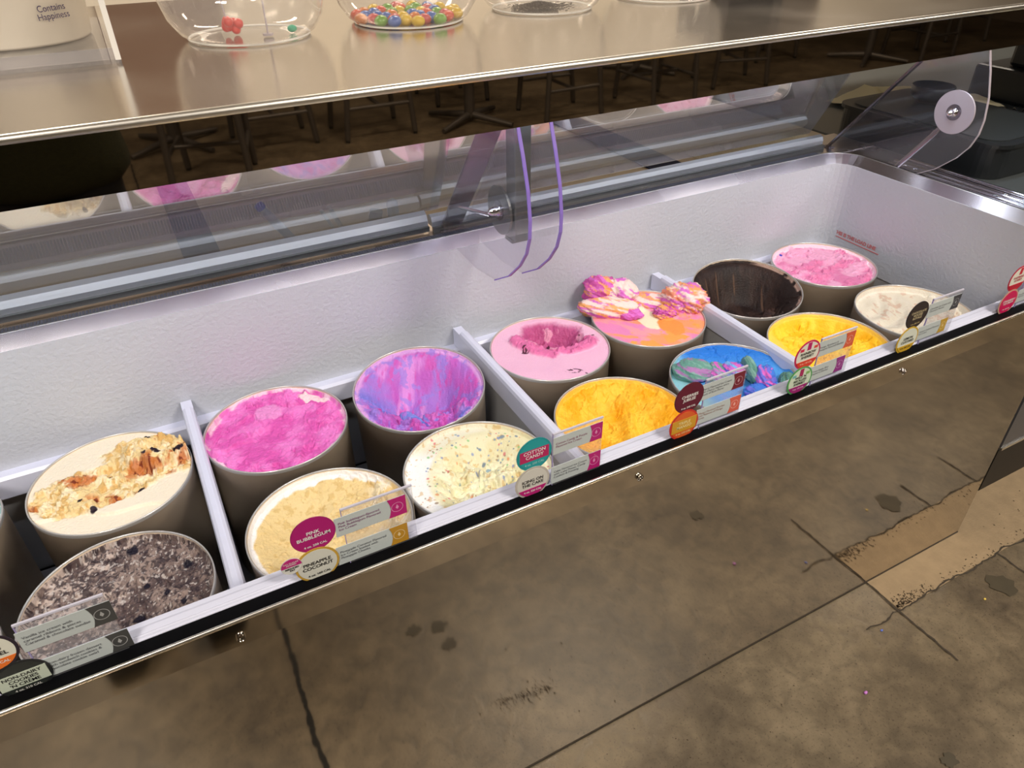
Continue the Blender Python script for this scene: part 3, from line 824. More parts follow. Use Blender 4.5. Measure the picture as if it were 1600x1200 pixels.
# --- soft pink
def h_pk2(a, b, r, n):
    return -.010 - .006*(1-r*r) + rough(n, a, b, .013, 2.8)*sst(.4, .58, n.fbm(a+3, b, 2.4)) + .003*(n.fbm(a, b, 14)-.5)
def c_pk2(a, b, r, n, h):
    c = mixc(L(226, 130, 176), L(238, 170, 204), sst(.4, .6, n.fbm(a+1, b, 4)))
    c = mixc(c, L(250, 215, 230), sst(.92, .975, r+.05*(n.fbm(a, b, 8)-.5)))
    return mixc(c, L(60, 70, 190), sst(1, .6, blob(a, b, -.68, .58, .04, .05)))
# --- off white
def h_whi(a, b, r, n):
    return -.014 - .012*(1-r*r) + .004*np.sin(18*np.sqrt((a+.9)**2+(b-.6)**2)+3*n.fbm(a, b, 3))*sst(.9, .6, r) + rough(n, a, b, .008, 5)*sst(.0, .5, a-.4*b)
def c_whi(a, b, r, n, h):
    c = mixc(L(214, 204, 184), L(228, 220, 204), n.fbm(a, b, 5))
    c = mixc(c, L(206, 172, 150), sst(.60, .66, n.fbm(a+2, b, 9))*.7)
    c = mixc(c, L(198, 110, 110), sst(1, .7, blob(a, b, -.12, -.78, .09, .05)+.9*(n.fbm(a, b, 16)-.5)))
    return mixc(c, L(236, 230, 216), sst(.90, .97, r+.06*(n.fbm(a, b, 9)-.5))*.8)
def h_tea(a, b, r, n): return -.004 + .001*n.fbm(a, b, 4) + 0*r
def c_tea(a, b, r, n, h):
    c = mixc(L(150, 184, 184), L(162, 192, 190), n.fbm(a, b, 4))
    return mixc(c, L(205, 222, 222), sst(.62, .66, n.fbm(a, b, 9)))
def h_lem(a, b, r, n): return -.012 - .01*(1-r*r) + rough(n, a, b, .008, 4)
def c_lem(a, b, r, n, h): return mixc(L(238, 222, 96), L(244, 234, 140), n.fbm(a, b, 5))

K = 0.694
def TX(u): return u*K
BY, FYY = .472, .203
tub(TX(-.240), BY-.006, 'tub of cream coloured ice cream with orange caramel and dark raisins, left end back row', h_car, c_car, 11)
tub(TX(-.252), FYY-.003, 'tub of grey ice cream speckled with dark cookie crumbs', h_coo, c_coo, 12)
tub(TX(.147), BY+.004, 'tub of hot pink bubblegum ice cream', h_bub, c_bub, 13)
tub(TX(.170), FYY-.003, 'tub of pale yellow pineapple ice cream behind the pink oval card', h_pin, c_pin, 14)
tc_ = tub(TX(.545), BY+.004, 'tub of purple and blue cotton candy ice cream scooped hollow', h_cot, c_cot, 15, tilt=(.08, -.045), z=WZ0+.011)
tub(TX(.530), FYY, 'tub of off-white ice cream with coloured sprinkles', h_ici, c_ici, 16)
tub(TX(.951), BY-.004, 'tub of light pink ice cream with a dug out crater and cherry bits', h_che, c_che, 17)
tub(TX(.945), FYY+.000, 'tub of deep orange-yellow mango ice cream, middle bay front row', h_man, c_man, 18)
tr_ = tub(TX(1.312), BY-.003, 'tub of pink and orange swirled sherbet mounded over its rim', h_rai, c_rai, 19)
tb_ = tub(TX(1.318), FYY-.003, 'tub of bright blue ice cream with green and pink lumps', h_blu, c_blu, 20)
to_ = tub(TX(1.722), BY+.008, 'tub of dark chocolate ice cream scooped hollow', h_cho, c_cho, 21, tilt=(.09, -.05), z=WZ0+.012)
tub(TX(1.690), FYY, 'tub of lemon yellow ice cream, right bay front row', h_yel, c_yel, 22)
tub(TX(2.087), BY, 'tub of soft pink ice cream in the far right corner', h_pk2, c_pk2, 23)
tub(TX(2.072), FYY+.002, 'tub of off-white ice cream beside the end wall', h_whi, c_whi, 24)
tub(TX(-.640), BY-.004, 'tub of pale teal ice cream cut by the left picture edge', h_tea, c_tea, 25)
tub(TX(-.630), FYY-.004, 'tub of light lemon ice cream cut by the left picture edge', h_lem, c_lem, 26)

PK, ORG, CRM, DPK = L(216, 112, 200), L(246, 172, 108), L(246, 218, 210), L(200, 84, 160)
lump(tr_, -.78, .62, .024, .36, .30, .30, [PK, DPK, ORG], 41, .2, .13, .07)
lump(tr_, -.46, .60, .020, .36, .28, .27, [PK, CRM, CRM], 42, -.3, .12, .05)
lump(tr_, -.72, .14, .012, .56, .22, .20, [PK, ORG, CRM], 43, -.05, .08, .04)
lump(tr_, -.34, .06, .004, .26, .17, .13, [PK, DPK], 44, -.3, .12, .05)
lump(tr_, .10, .52, .002, .48, .24, .13, [PK, ORG, CRM], 45, -.1, .12, .06)
lump(tr_, .70, .40, .014, .43, .38, .31, [PK, ORG, L(240, 150, 120), CRM], 46, .3, .12, .09, 4.5)
lump(tr_, .34, .12, .002, .26, .20, .13, [ORG, PK, DPK], 47, .5, .14, .09, 4.5)
GRN, BLU, VIO, PNK, LBL = L(100, 152, 140), L(70, 128, 226), L(112, 112, 220), L(214, 104, 196), L(120, 176, 232)
lump(tb_, -.60, .26, -.006, .33, .26, .17, [GRN, L(128, 172, 160), L(170, 120, 176)], 51, .1, .08, .02)
lump(tb_, -.20, .26, -.010, .24, .22, .14, [L(150, 150, 190), GRN, PNK], 52, .0, .1, .03)
lump(tb_, .05, .24, -.008, .24, .20, .15, [VIO, PNK, LBL], 53, .2, .12, .06)
lump(tb_, .30, .24, -.004, .10, .30, .17, [GRN, L(128, 172, 160)], 54, .1, .1, .03)
lump(tb_, .48, .06, -.006, .20, .28, .17, [BLU, PNK, VIO], 55, -.2, .14, .07)
lump(tb_, .30, -.20, -.014, .20, .14, .10, [BLU, VIO], 56, .3, .12, .06)
lump(tb_, .66, -.22, -.014, .17, .16, .12, [LBL, BLU, PNK], 57, .2, .14, .08)
lump(tb_, .82, .0, -.012, .12, .22, .12, [GRN, L(90, 128, 110)], 58, -.3, .14, .08)
lump(tc_, -.10, -.36, -.052, .30, .12, .13, [L(130, 140, 222), L(176, 120, 214)], 61, -.65, .10, .04)
lump(tc_, -.45, -.38, -.052, .24, .16, .12, [L(200, 96, 186), L(130, 130, 216)], 62, .1)
lump(tc_, .30, -.38, -.050, .26, .18, .15, [L(212, 110, 196), L(196, 84, 180), L(140, 130, 216)], 63, .2, .14, .08)
lump(tc_, .62, -.22, -.046, .16, .22, .14, [L(212, 110, 196), L(150, 120, 210)], 64, .2, .14, .08)
CH1, CH2 = L(48, 32, 28), L(64, 44, 38)
for k, (x, y) in enumerate(((-.05, -.42), (.28, -.36), (.5, -.15), (-.35, -.45))):
    lump(to_, x, y, -.068, .22, .14, .12, [CH1, CH2], 70+k, .3*k, .16, .08, sub=4)

# ------------------------------------------------------------------ flavour cards
PM = {}
def pm(c, r=.35):
    k = (tuple(c), r)
    if k not in PM: PM[k] = mat('printed card %d %d %d' % tuple(c), c, r)
    return PM[k]
WHITE = (226, 224, 222); GREYC = (182, 190, 190); MAG = (176, 32, 112); BLK = (32, 30, 32)
CREAM = (214, 214, 200)
def ell(cx, cz, rx, rz, n=40): return [(cx+rx*math.cos(2*math.pi*k/n), cz+rz*math.sin(2*math.pi*k/n)) for k in range(n)]
def seg(cx, cz, r, z0, z1, n=40):
    """horizontal band of a disc between two heights (relative to its centre)"""
    a0 = math.asin(max(-1, z0/r)); a1 = math.asin(min(1, z1/r)); P = []
    for k in range(n//2+1):
        a = a0+(a1-a0)*k/(n//2); P.append((cx+r*math.cos(a), cz+r*math.sin(a)))
    for k in range(n//2+1):
        a = a1+(a0-a1)*k/(n//2); P.append((cx-r*math.cos(a), cz+r*math.sin(a)))
    return P
YC = .0228
def badge(par, cx, cz, r, ring, face, lines, tcol, size, extra=None, bottom=None, sub=None, subcol=None, ringw=.003, dy=0, label=None, tz=.001):
    y = YC - .0012 - dy
    bd = MB().prism_y(ell(cx, cz, r, r), y, y+.001).build('badge', pm(ring), par, label)
    MB().prism_y(ell(cx, cz, r-ringw, r-ringw), y-.0003, y+.0004).build('badge_face', pm(face), bd)
    if bottom: MB().prism_y(seg(cx, cz, r-ringw, -(r-ringw), -(r-ringw)*.42), y-.0006, y+.0002).build('badge_band', pm(bottom), bd)
    if extra: extra(bd, cx, cz, r-ringw, y)
    text(lines, size*.95, pm(tcol), (cx, y-.0009, cz+tz), bd, bold=.00014, gap=.95)
    if sub: text(sub, size*.62, pm(subcol or tcol), (cx, y-.0009, cz-(r-ringw)*.62), bd, bold=.0001)
    return bd
def strip(par, x0, x1, z0, z1, blockcol, txt, tcol=(90, 92, 100)):
    y = YC - .0008
    s = MB().box((x0, y, z0), (x1, y+.0008, z1)).build('card_strip', pm(GREYC), par)
    bx = x0+(x1-x0)*.74; w = x1-bx
    poly = [(x1, z0), (x1, z1), (bx, z1)]
    for k in range(1, 6): t = k/6; poly.append((bx+.0035*math.sin(math.pi*t), z1+(z0-z1)*t))
    poly.append((bx, z0))
    MB().prism_y(poly, y-.0004, y+.0002).build('colour_block', pm(blockcol), s)
    ccx, ccz = bx+w*.5, (z0+z1)/2; n = 20; r0, r1 = .0070, .0078
    e = MB(); vs = [(ccx+r0*math.cos(2*math.pi*k/n), y-.0006, ccz+r0*math.sin(2*math.pi*k/n)) for k in range(n)] + [(ccx+r1*math.cos(2*math.pi*k/n), y-.0006, ccz+r1*math.sin(2*math.pi*k/n)) for k in range(n)]
    e.add(vs, [(k, (k+1) % n, n+(k+1) % n, n+k) for k in range(n)])
    e.add([(ccx, y-.0006, ccz+.0045), (ccx+.0022, y-.0006, ccz-.0005), (ccx, y-.0006, ccz-.0035), (ccx-.0022, y-.0006, ccz-.0005)], [(0, 1, 2, 3)])
    lt = tuple(min(255, int(v*.5+125)) for v in blockcol)
    e.build('emblem', pm(lt), s)
    text(txt, .0052, pm(tcol), (x0+.004, y-.0005, (z0+z1)/2+.001), s, align='LEFT', gap=.95)
    return s
def stripes(cols):
    def f(bd, cx, cz, r, y):
        for i, c in enumerate(cols):
            x = cx + (i-(len(cols)-1)/2)*r*.62; w = r*.17
            zt = math.sqrt(max(0, r*r-(abs(x-cx)+w)**2))
            MB().prism_y([(x-w, cz+r*.40), (x+w, cz+r*.40), (x+w, cz+zt), (x-w, cz+zt)], y-.0006, y+.0002).build('badge_stripe', pm(c), bd)
    return f
def plate(c, w=.88, h=.42):
    def f(bd, cx, cz, r, y): MB().box((cx-r*w, y-.0006, cz-r*h), (cx+r*w, y+.0002, cz+r*h), .0001).build('badge_plate', pm(c), bd)
    return f
def holder(x, label, top=.778, w=.080):
    h = empty('flavour_card_holder', (0, 0, 0), label, 'flavour card', 'clear card holders along the front ledge')
    MB().box((x, YC+.0002, .680), (x+w, YC+.0020, top)).build('acrylic_sheet', M['card_acrylic'], h)
    MB().box((x, YC-.0005, top-.002), (x+w, YC+.0020, top+.0004)).build('sheet_edge', pm((196, 194, 210)), h)
    MB().box((x-.0003, YC+.0000, .680), (x+.0006, YC+.0021, top)).build('sheet_edge', pm((150, 140, 190)), h)
    return h
r = .0268
h = holder(-.232, 'flavour card with black ringed badge reading non-dairy cookies, at the left picture edge', w=.083)
badge(h, -.262, .752, r, (40, 30, 42), CREAM, 'SALTED\nCARAMEL', BLK, .0080, bottom=(222, 112, 40), sub='4 oz. 260 CAL', subcol=WHITE)
badge(h, -.247, .704, r, (30, 32, 34), (40, 44, 42), 'NON-DAIRY\nCOOKIES\n\'N CRÈME', BLK, .0068, extra=plate((186, 196, 180), .97, .44), sub='4 oz. 310 CAL', subcol=(200, 200, 196), tz=.000, dy=.001)
strip(h, -.234, -.146, .737, .767, (66, 66, 66), 'Vanilla ice cream with\ncaramel ribbons & pieces\nCaramel & chocolate sundae')
strip(h, -.228, -.143, .690, .718, (66, 66, 66), 'Non-dairy frozen dessert\nwith sandwich cookies &\nchocolate cookie swirl')
h = holder(.106, 'flavour card with magenta badge reading pink bubblegum above pineapple coconut', w=.090)
badge(h, .070, .756, r, (150, 26, 96), (164, 24, 106), 'PINK\nBUBBLEGUM', WHITE, .0076, sub='4 oz. 250 CAL', ringw=.0008, tz=.001)
badge(h, .067, .7075, r, (186, 148, 56), (200, 200, 190), 'PINEAPPLE\nCOCONUT', BLK, .0076, sub='4 oz. 160 CAL', subcol=BLK, dy=.001, ringw=.0028)
def halfm(bd, cx, cz, r, y): MB().prism_y(seg(cx, cz, r, 0.0, r), y-.0006, y+.0002).build('badge_band', pm(MAG), bd)
bd = badge(h, .0375, .7205, .0125, (190, 190, 186), (206, 206, 200), 'REDUCED\nFAT', BLK, .0038, extra=halfm, ringw=.0004, dy=.002, tz=-.0042, label='small half magenta badge')
text('NO SUGAR\nADDED', .0036, pm(WHITE), (.0375, YC-.0042, .7255), bd, gap=.8)
strip(h, .096, .186, .737, .767, MAG, 'Pink bubblegum-flavored\nPink Bubblegum Flavored\nIce Cream', (130, 70, 120))
strip(h, .092, .184, .690, .720, (178, 132, 42), 'Pineapple Coconut Flavored\nIce Cream loaded with\nPineapple Chunks')
h = holder(.398, 'flavour card with teal badge reading cotton candy above icing on the cake')
badge(h, .3685, .7565, r, (30, 140, 146), (34, 150, 154), 'COTTON\nCANDY', WHITE, .0082, extra=plate((176, 36, 92), .93, .40), sub='4 oz. 250 CAL', subcol=(150, 210, 210), tz=.0015)
badge(h, .3655, .7085, r, (180, 174, 166), (200, 198, 190), 'ICING ON\nTHE CAKE', BLK, .0076, bottom=MAG, sub='4 oz. 320 CAL', subcol=WHITE, dy=.001)
strip(h, .398, .477, .742, .771, MAG, 'Cotton Candy & Purple\nFlavored Ice Cream', (140, 80, 110))
strip(h, .396, .477, .690, .720, MAG, 'Cake Flavored Ice Cream\nwith Cake Pieces, Candy\nConfetti & Frosting')
h = holder(.660, 'flavour card with dark maroon badge reading cherries jubilee')
badge(h, .630, .757, r, (84, 18, 40), (92, 20, 44), 'CHERRIES\nJUBILEE', WHITE, .0074, sub='4 oz. 240 CAL', ringw=.0006)
badge(h, .6265, .709, r, (190, 50, 40), (206, 92, 40), 'TRIPLE\nMANGO', (226, 210, 150), .0078, extra=plate((196, 146, 44), .96, .48), sub='4 oz. 210 CAL', dy=.001)
strip(h, .648, .736, .742, .771, (112, 30, 48), 'Cherry Flavored Ice Cream\nwith Cherry Halves and a\nTouch of Rum Flavor')
strip(h, .650, .737, .697, .726, (206, 96, 78), 'Mango Flavored Sherbet\nwith Ribbons of Mango\nPuree', (150, 110, 100))
h = holder(.896, 'flavour card with striped badge reading rainbow sherbet')
badge(h, .868, .7575, r, (190, 26, 84), CREAM, 'RAINBOW\nSHERBET', BLK, .0074, bottom=(206, 60, 40), sub='4 oz. 140 CAL', subcol=(240, 180, 160), extra=stripes([(200, 40, 80), (176, 26, 100), (206, 70, 60)]))
badge(h, .864, .7095, r, (78, 150, 84), (198, 212, 190), "WILD 'N\nRECKLESS\nSHERBET", BLK, .0068, bottom=(150, 40, 110), sub='4 oz. 130 CAL', subcol=(230, 180, 210), extra=stripes([(110, 170, 170), (160, 40, 90), (120, 170, 90)]), dy=.001)
strip(h, .888, .974, .744, .773, (206, 90, 60), 'Orange, Raspberry &\nPineapple Flavored Sherbet')
strip(h, .886, .965, .698, .727, (140, 50, 130), 'Green Apple, Blue\nRaspberry Sherbet')
h = holder(1.165, 'flavour card with black badge above yellow lemon custard badge')
badge(h, 1.130, .757, r, (40, 32, 34), (46, 38, 38), 'CHOCOLATE\nMOUSSE\nROYALE', (190, 176, 140), .0066, sub='4 oz. 280 CAL', subcol=(180, 160, 110), ringw=.0008)
badge(h, 1.1235, .709, r, (190, 156, 48), (206, 210, 196), 'LEMON\nCUSTARD', BLK, .0076, bottom=(196, 156, 44), sub='4 oz. 260 CAL', subcol=BLK, dy=.001)
strip(h, 1.158, 1.243, .742, .770, (60, 62, 70), 'Chocolate Ice Cream with\nChocolate Mousse')
strip(h, 1.150, 1.228, .698, .726, (184, 148, 54), 'Lemon Custard Flavored\nIce Cream')
h = holder(1.446, 'flavour card with two red badges near the right picture edge')
badge(h, 1.412, .757, r, (176, 24, 60), CREAM, 'RASPBERRY\nSORBET', (176, 60, 80), .0068, bottom=(186, 20, 50), sub='4 oz. 120 CAL', extra=stripes([(190, 30, 60)]))
badge(h, 1.4095, .709, r, (186, 150, 130), (196, 20, 84), 'STRAWBERRY\nICE CREAM', WHITE, .0062, sub='4 oz. 220 CAL', dy=.001)
strip(h, 1.440, 1.525, .742, .770, (176, 40, 60), 'Raspberry Sorbet')
strip(h, 1.436, 1.520, .698, .726, (176, 40, 60), 'Very Berry Strawberry\nFlavored Ice Cream')

# ------------------------------------------------------------------ marks on the floor
for (x, y, r_, s) in ((.271, -.395, .016, 1), (.326, -.373, .017, 2), (.330, -.316, .015, 3), (1.545, -.157, .03, 4), (1.06, -.37, .014, 5)):
    blot(x, y, r_, 'floor_stain', M['dirt_soft'] if 'dirt_soft' in M else M.setdefault('dirt_soft', mat('soft stain', (66, 58, 42), .6, var=.2, scale=30)), s)
rr = random.Random(4)
sc_ = MB()
for k in range(420):
    u_ = rr.random(); x = 1.272 + abs(rr.gauss(0, .05)); y = -.091 + abs(rr.gauss(0, .014)); q = rr.uniform(.0008, .0030); a = rr.uniform(0, 3)
    if u_ < .35: x = 1.272 + rr.uniform(0, .9)
    if u_ > .85: x = rr.uniform(1.7, 2.3); y = -.02+rr.gauss(0, .03)
    sc_.add([(x+q*math.cos(a), y+q*math.sin(a), .0027), (x-q*.6*math.sin(a), y+q*.6*math.cos(a), .0027), (x-q*math.cos(a), y-q*math.sin(a), .0027), (x+q*.6*math.sin(a), y-q*.6*math.cos(a), .0027)], [(0, 1, 2, 3)])
for k in range(170):
    u_ = rr.random(); x = .355 + .125*u_ + rr.gauss(0, .005); y = -.143 + .020*u_ + rr.gauss(0, .009*(.4+rr.random()))
    q = rr.uniform(.001, .006)*(.5+.8*abs(math.sin(u_*9))); a = 1.25 + rr.gauss(0, .35)
    sc_.add([(x+q*math.cos(a), y+q*math.sin(a), .0022), (x-.0006, y, .0022), (x-q*math.cos(a), y-q*math.sin(a), .0022), (x+.0006, y, .0022)], [(0, 1, 2, 3)])
for k in range(420):
    x = rr.uniform(-.5, 2.4); y = rr.uniform(-1.3, -.01); q = rr.uniform(.0008, .0024); a = rr.uniform(0, 3)
    sc_.add([(x+q*math.cos(a), y+q*math.sin(a), .0020), (x-q*.6*math.sin(a), y+q*.6*math.cos(a), .0020), (x-q*math.cos(a), y-q*math.sin(a), .0020), (x+q*.6*math.sin(a), y-q*.6*math.cos(a), .0020)], [(0, 1, 2, 3)])
sc_.build('floor_specks', M['dirt'], fl)['kind'] = 'stuff'
def crumb(x, y, r_, c, lab, s=1):
    bm = bmesh.new(); bmesh.ops.create_icosphere(bm, subdivisions=2, radius=r_)
    rq = random.Random(s)
    for v in bm.verts: v.co = Vector((v.co.x*1.2, v.co.y*.9, v.co.z*.6)) * rq.uniform(.8, 1.1)
    mb = MB(); bm.verts.index_update(); mb.add([v.co[:] for v in bm.verts], [[v.index for v in f.verts] for f in bm.faces], True); bm.free()
    o = mb.build('candy_crumb', mat('crumb', c, .4)); o.location = (x, y, r_*.5)
    tag(o, lab, 'crumb')
crumb(1.035, -.197, .0042, (190, 120, 200), 'tiny purple crumb lying on the concrete floor', 1)
crumb(1.47, -.165, .003, (230, 200, 90), 'tiny yellow crumb on the concrete near the right edge', 2)
crumb(1.19, -.11, .003, (90, 110, 200), 'tiny blue crumb on the concrete beside the floor joint', 3)

# ------------------------------------------------------------------ jars on the overhead shelf
SZ = 1.1602
M['jar_rim'] = mat('jar rim', (235, 232, 226), .25)
def jar(x, y, label, rb=.100, rm=.137):
    t = empty('topping_jar', (x, y, SZ), label, 'jar', 'clear plastic topping jars on the shelf')
    prof = [(0, .001), (rb*.8, .001), (rb, .003), (rb+.014, .012), (rm-.008, .035), (rm, .065), (rm+.002, .11), (rm-.004, .16), (rm-.02, .20), (rm-.03, .215)]
    MB().lathe(prof, n=64).build('jar_body', M['jar'], t)
    MB().lathe([(rb*.99, .0008), (rb+.0035, .0030), (rb+.0022, .0045), (rb*.985, .0022)], n=64).build('base_edge', M['jar_rim'], t)
    MB().lathe([(rm-.031, .213), (rm-.026, .213), (rm-.026, .222), (rm-.031, .222), (rm-.031, .213)], n=48).build('mouth_rim', M['jar_rim'], t)
    return t
J = [(.250, .822), (.548, .828), (.840, .828), (1.150, .825)]
jar(*J[0], 'clear rounded jar holding one red sweet and a straight clear stem')
jar(*J[1], 'clear rounded jar holding many coloured candy shells')
jar(*J[2], 'clear rounded jar with a little heap of dark sprinkles')
jar(*J[3], 'nearly empty clear jar, rightmost on the shelf')
CC = [(214, 178, 40), (214, 178, 40), (208, 84, 62), (70, 102, 176), (70, 102, 176), (196, 80, 84), (110, 160, 60), (206, 120, 60)]
def ovoid(r_, h_, n=14, m=8):
    return MB().lathe([(r_*math.sin(math.pi*i/m), -h_*math.cos(math.pi*i/m)) for i in range(m+1)], n=n)
proto = {}; cnd = {}
rr = random.Random(12); placed = []
pts3 = []
tries = 0
while len(pts3) < 74 and tries < 6000:
    tries += 1
    lay = 0 if len(pts3) < 52 else 1
    R_ = .098 if lay == 0 else .06
    a = rr.uniform(0, 2*math.pi); q = R_*math.sqrt(rr.random())
    x, y = q*math.cos(a)*1.0, q*math.sin(a) + .012
    if math.hypot(x, y) > .100: continue
    z = .0112 + lay*.0165 + max(0, .012*(x*1.0+y))
    if any(math.hypot(x-p[0], y-p[1]) < .0225 and abs(z-p[2]) < .006 for p in pts3): continue
    pts3.append((x, y, z))
NAMES = {(214, 178, 40): 'yellow', (208, 84, 62): 'orange-red', (70, 102, 176): 'blue', (196, 80, 84): 'red', (110, 160, 60): 'green', (206, 120, 60): 'orange'}
for (x, y, z) in pts3:
    c = rr.choice(CC)
    if c not in proto: proto[c] = ovoid(.0128, .0098).build('candy', mat('candy shell ' + NAMES[c], c, .22, coat=.5))
    if not proto[c].get('label'): o = proto[c]
    else: o = proto[c].copy(); COL.objects.link(o)
    o.location = (J[1][0]+x, J[1][1]+y, SZ+z); o.rotation_euler = (rr.uniform(-.4, .4), rr.uniform(-.4, .4), rr.uniform(0, 3))
    o['category'] = 'candy'; o['label'] = NAMES[c]; cnd.setdefault(NAMES[c], []).append(o)
    o['group'] = NAMES[c] + ' candies in the second jar'
ORD = ['first', 'second', 'third', 'fourth', 'fifth', 'sixth', 'seventh', 'eighth', 'ninth', 'tenth', 'eleventh', 'twelfth', 'thirteenth', 'fourteenth', 'fifteenth', 'sixteenth', 'seventeenth', 'eighteenth', 'nineteenth', 'twentieth']
for nm, lst in cnd.items():
    lst.sort(key=lambda o: o.location.x*.88 - o.location.y*.47)
    for i, o in enumerate(lst):
        w = ORD[i] + ' ' + nm + ' one from the left' if i < len(lst)/2 else ORD[len(lst)-1-i] + ' ' + nm + ' one from the right'
        o['label'] = nm + ' candy shell in the second jar, ' + w
# red sweet and stem, green candy in the first jar
rc = MB(); rq = random.Random(3)
for k in range(9):
    cx, cy, cz = rq.uniform(-.014, .014), rq.uniform(-.008, .008), rq.uniform(.006, .022)
    rc.lathe([(.0085*math.sin(math.pi*i/6), -.0085*math.cos(math.pi*i/6)) for i in range(7)], (cx, cy, cz), 10)
o = rc.build('red_sweet', mat('red gummy', (214, 40, 30), .3, coat=.3)); o.location = (J[0][0]-.022, J[0][1]+.02, SZ+.0035); o.rotation_euler = (0, 0, -.4)
tag(o, 'lumpy bright red sweet lying in the first jar', 'sweet')
o = ovoid(.0085, .006).build('green_candy', mat('mint candy', (60, 176, 140), .3)); o.location = (J[0][0]+.072, J[0][1]-.008, SZ+.008)
tag(o, 'small mint green candy in the first jar', 'candy')
o = MB().tube([(0, 0, .004), (.002, .004, .26)], .0016, 8).tube([(0, 0, .003), (0, 0, .006)], .009, 16).build('clear_stem', M['pale_edge']); o.location = (J[0][0]+.026, J[0][1]-.022, SZ)
tag(o, 'thin upright clear stem with round foot in the first jar', 'stem')
o = MB().tube([(-.03, .02, .016), (-.045, .03, .15), (-.052, .03, .25)], .0013, 6).build('sweet_stick', M['pale_edge']); o.location = (J[0][0], J[0][1], SZ)
tag(o, 'thin pale stick rising from the red sweet', 'stick')
sp = MB(); rq = random.Random(8)
for k in range(900):
    x, y = rq.gauss(0, .026), rq.gauss(.012, .017); z = .003 + max(0, .010*(1-math.hypot(x, y-.012)/.045))*rq.random()
    a = rq.uniform(0, 3); l = .002
    sp.box((x-l*abs(math.cos(a))-.0004, y-l*abs(math.sin(a))-.0004, z), (x+l*abs(math.cos(a))+.0004, y+l*abs(math.sin(a))+.0004, z+.0009))
o = sp.build('dark_sprinkles', mat('dark sprinkles', (66, 54, 46), .6)); o.location = (J[2][0], J[2][1], SZ)
tag(o, 'thin scatter of dark sprinkles at the bottom of the third jar', 'sprinkles', kind='stuff')
# cream tub in an acrylic tray, left end of the shelf
M['cream_paper'] = mat('cream paper tub', (232, 222, 204), .5, var=.02)
t = empty('acrylic_tray', (0, 0, 0), 'clear acrylic tray under the cream paper tub at the shelf end', 'tray')
MB().box((-.62, .70, SZ), (.034, 1.16, SZ+.006)).build('tray_base', M['card_acrylic'], t)
MB().box((.027, .70, SZ+.006), (.034, 1.16, SZ+.16)).build('tray_side', M['jar'], t)
MB().box((-.62, .70, SZ+.0061), (.027, .706, SZ+.022)).build('tray_lip', M['card_acrylic'], t)
MB().box((.0265, .699, SZ+.005), (.0345, .7015, SZ+.16)).build('tray_edge', M['jar_rim'], t)
t = empty('paper_tub', (-.112, .975, SZ+.0065), 'large cream paper tub printed with small dark lettering', 'tub')
MB().lathe([(0, 0), (.118, 0), (.121, .004), (.138, .24), (.142, .242), (.142, .25), (.136, .25)], n=72).build('tub_body', M['cream_paper'], t)
PURP = mat('purple print', (66, 50, 92), .6)
text('Contains\nHappiness', .0135, PURP, (.1262*math.cos(math.radians(-55)), .1262*math.sin(math.radians(-55)), .048), t, rot=(math.radians(86), 0, math.radians(35)), gap=.85)
text('BA', .018, mat('dark print', (50, 40, 46), .6), (.1245, -.020, .062), t, rot=(math.radians(86), 0, math.radians(78)))
# dark shapes standing further back on the shelf
t = empty('napkin_dispenser', (1.43, .90, SZ), 'dark low dispenser standing on the shelf at the top edge of the picture', 'dispenser')
MB().box((-.11, -.06, 0), (.11, .08, .12), .008).build('dispenser_body', mat('dark dispenser', (48, 42, 38), .4), t)
MB().box((-.07, -.062, .03), (.07, -.060, .09)).build('dispenser_slot', M['black'], t)

# ------------------------------------------------------------------ staff side: worktops and what stands on them
M['laminate'] = mat('speckled beige worktop', (206, 186, 154), .4, var=.10, scale=190)
M['cab'] = mat('grey cabinet front', (104, 104, 108), .35, .5)
M['kick'] = mat('black kick plate', (22, 20, 20), .5)
t = empty('back_worktop', (0, 0, 0), 'long beige speckled worktop running behind the glass doors', 'worktop')
MB().box((-1.6, .80, .735), (1.79, .985, .765), .003).build('worktop_top', M['laminate'], t)
MB().box((-1.6, .987, .735), (1.79, 1.50, .762), .003).build('rear_shelf', mat('grey rear shelf', (168, 160, 158), .45, var=.06, scale=4), t)
MB().box((1.33, .80, .765), (1.74, .90, .7665), .0005).build('stone_inlay', mat('speckled stone', (222, 206, 172), .5, var=.45, scale=260), t, 'brighter speckled patch near the end of the worktop')
NAVY = mat('dark navy strip', (36, 42, 72), .9, var=.15, scale=60)  # dark strips stand in for the gaps between worktop sections
for (x0, x1, lab) in ((.045, .115, 'dark navy strip standing for a gap in the worktop at the left, behind the rear door'), (1.17, 1.27, 'dark navy strip standing for a gap in the worktop at the right, behind the rear door')):
    o = MB().box((x0, .802, .7655), (x1, 1.40, .7690), .001).build('gap_strip', NAVY); tag(o, lab, 'gap strip')
MB().box((-1.6, .83, .09), (1.79, 1.48, .735)).build('base_unit', M['cab'], t)
MB().box((-1.58, .86, 0), (1.77, 1.46, .09)).build('kick_plate', M['kick'], t)
t = empty('side_counter', (0, 0, 0), 'grey counter unit with black kick plate right of the ice cream case', 'counter')
MB().box((1.80, .055, .735), (3.6, 1.50, .765), .003).build('counter_top', mat('dark counter top', (70, 74, 74), .35, var=.1, scale=5), t)
MB().box((1.80, .07, .150), (3.6, 1.48, .735)).build('counter_body', M['cab'], t)
MB().box((1.80, .066, .143), (3.6, 1.48, .150)).build('counter_trim', M['bright_edge'], t)
MB().box((1.795, .07, .0), (3.6, 1.46, .143)).build('counter_kick', M['kick'], t)
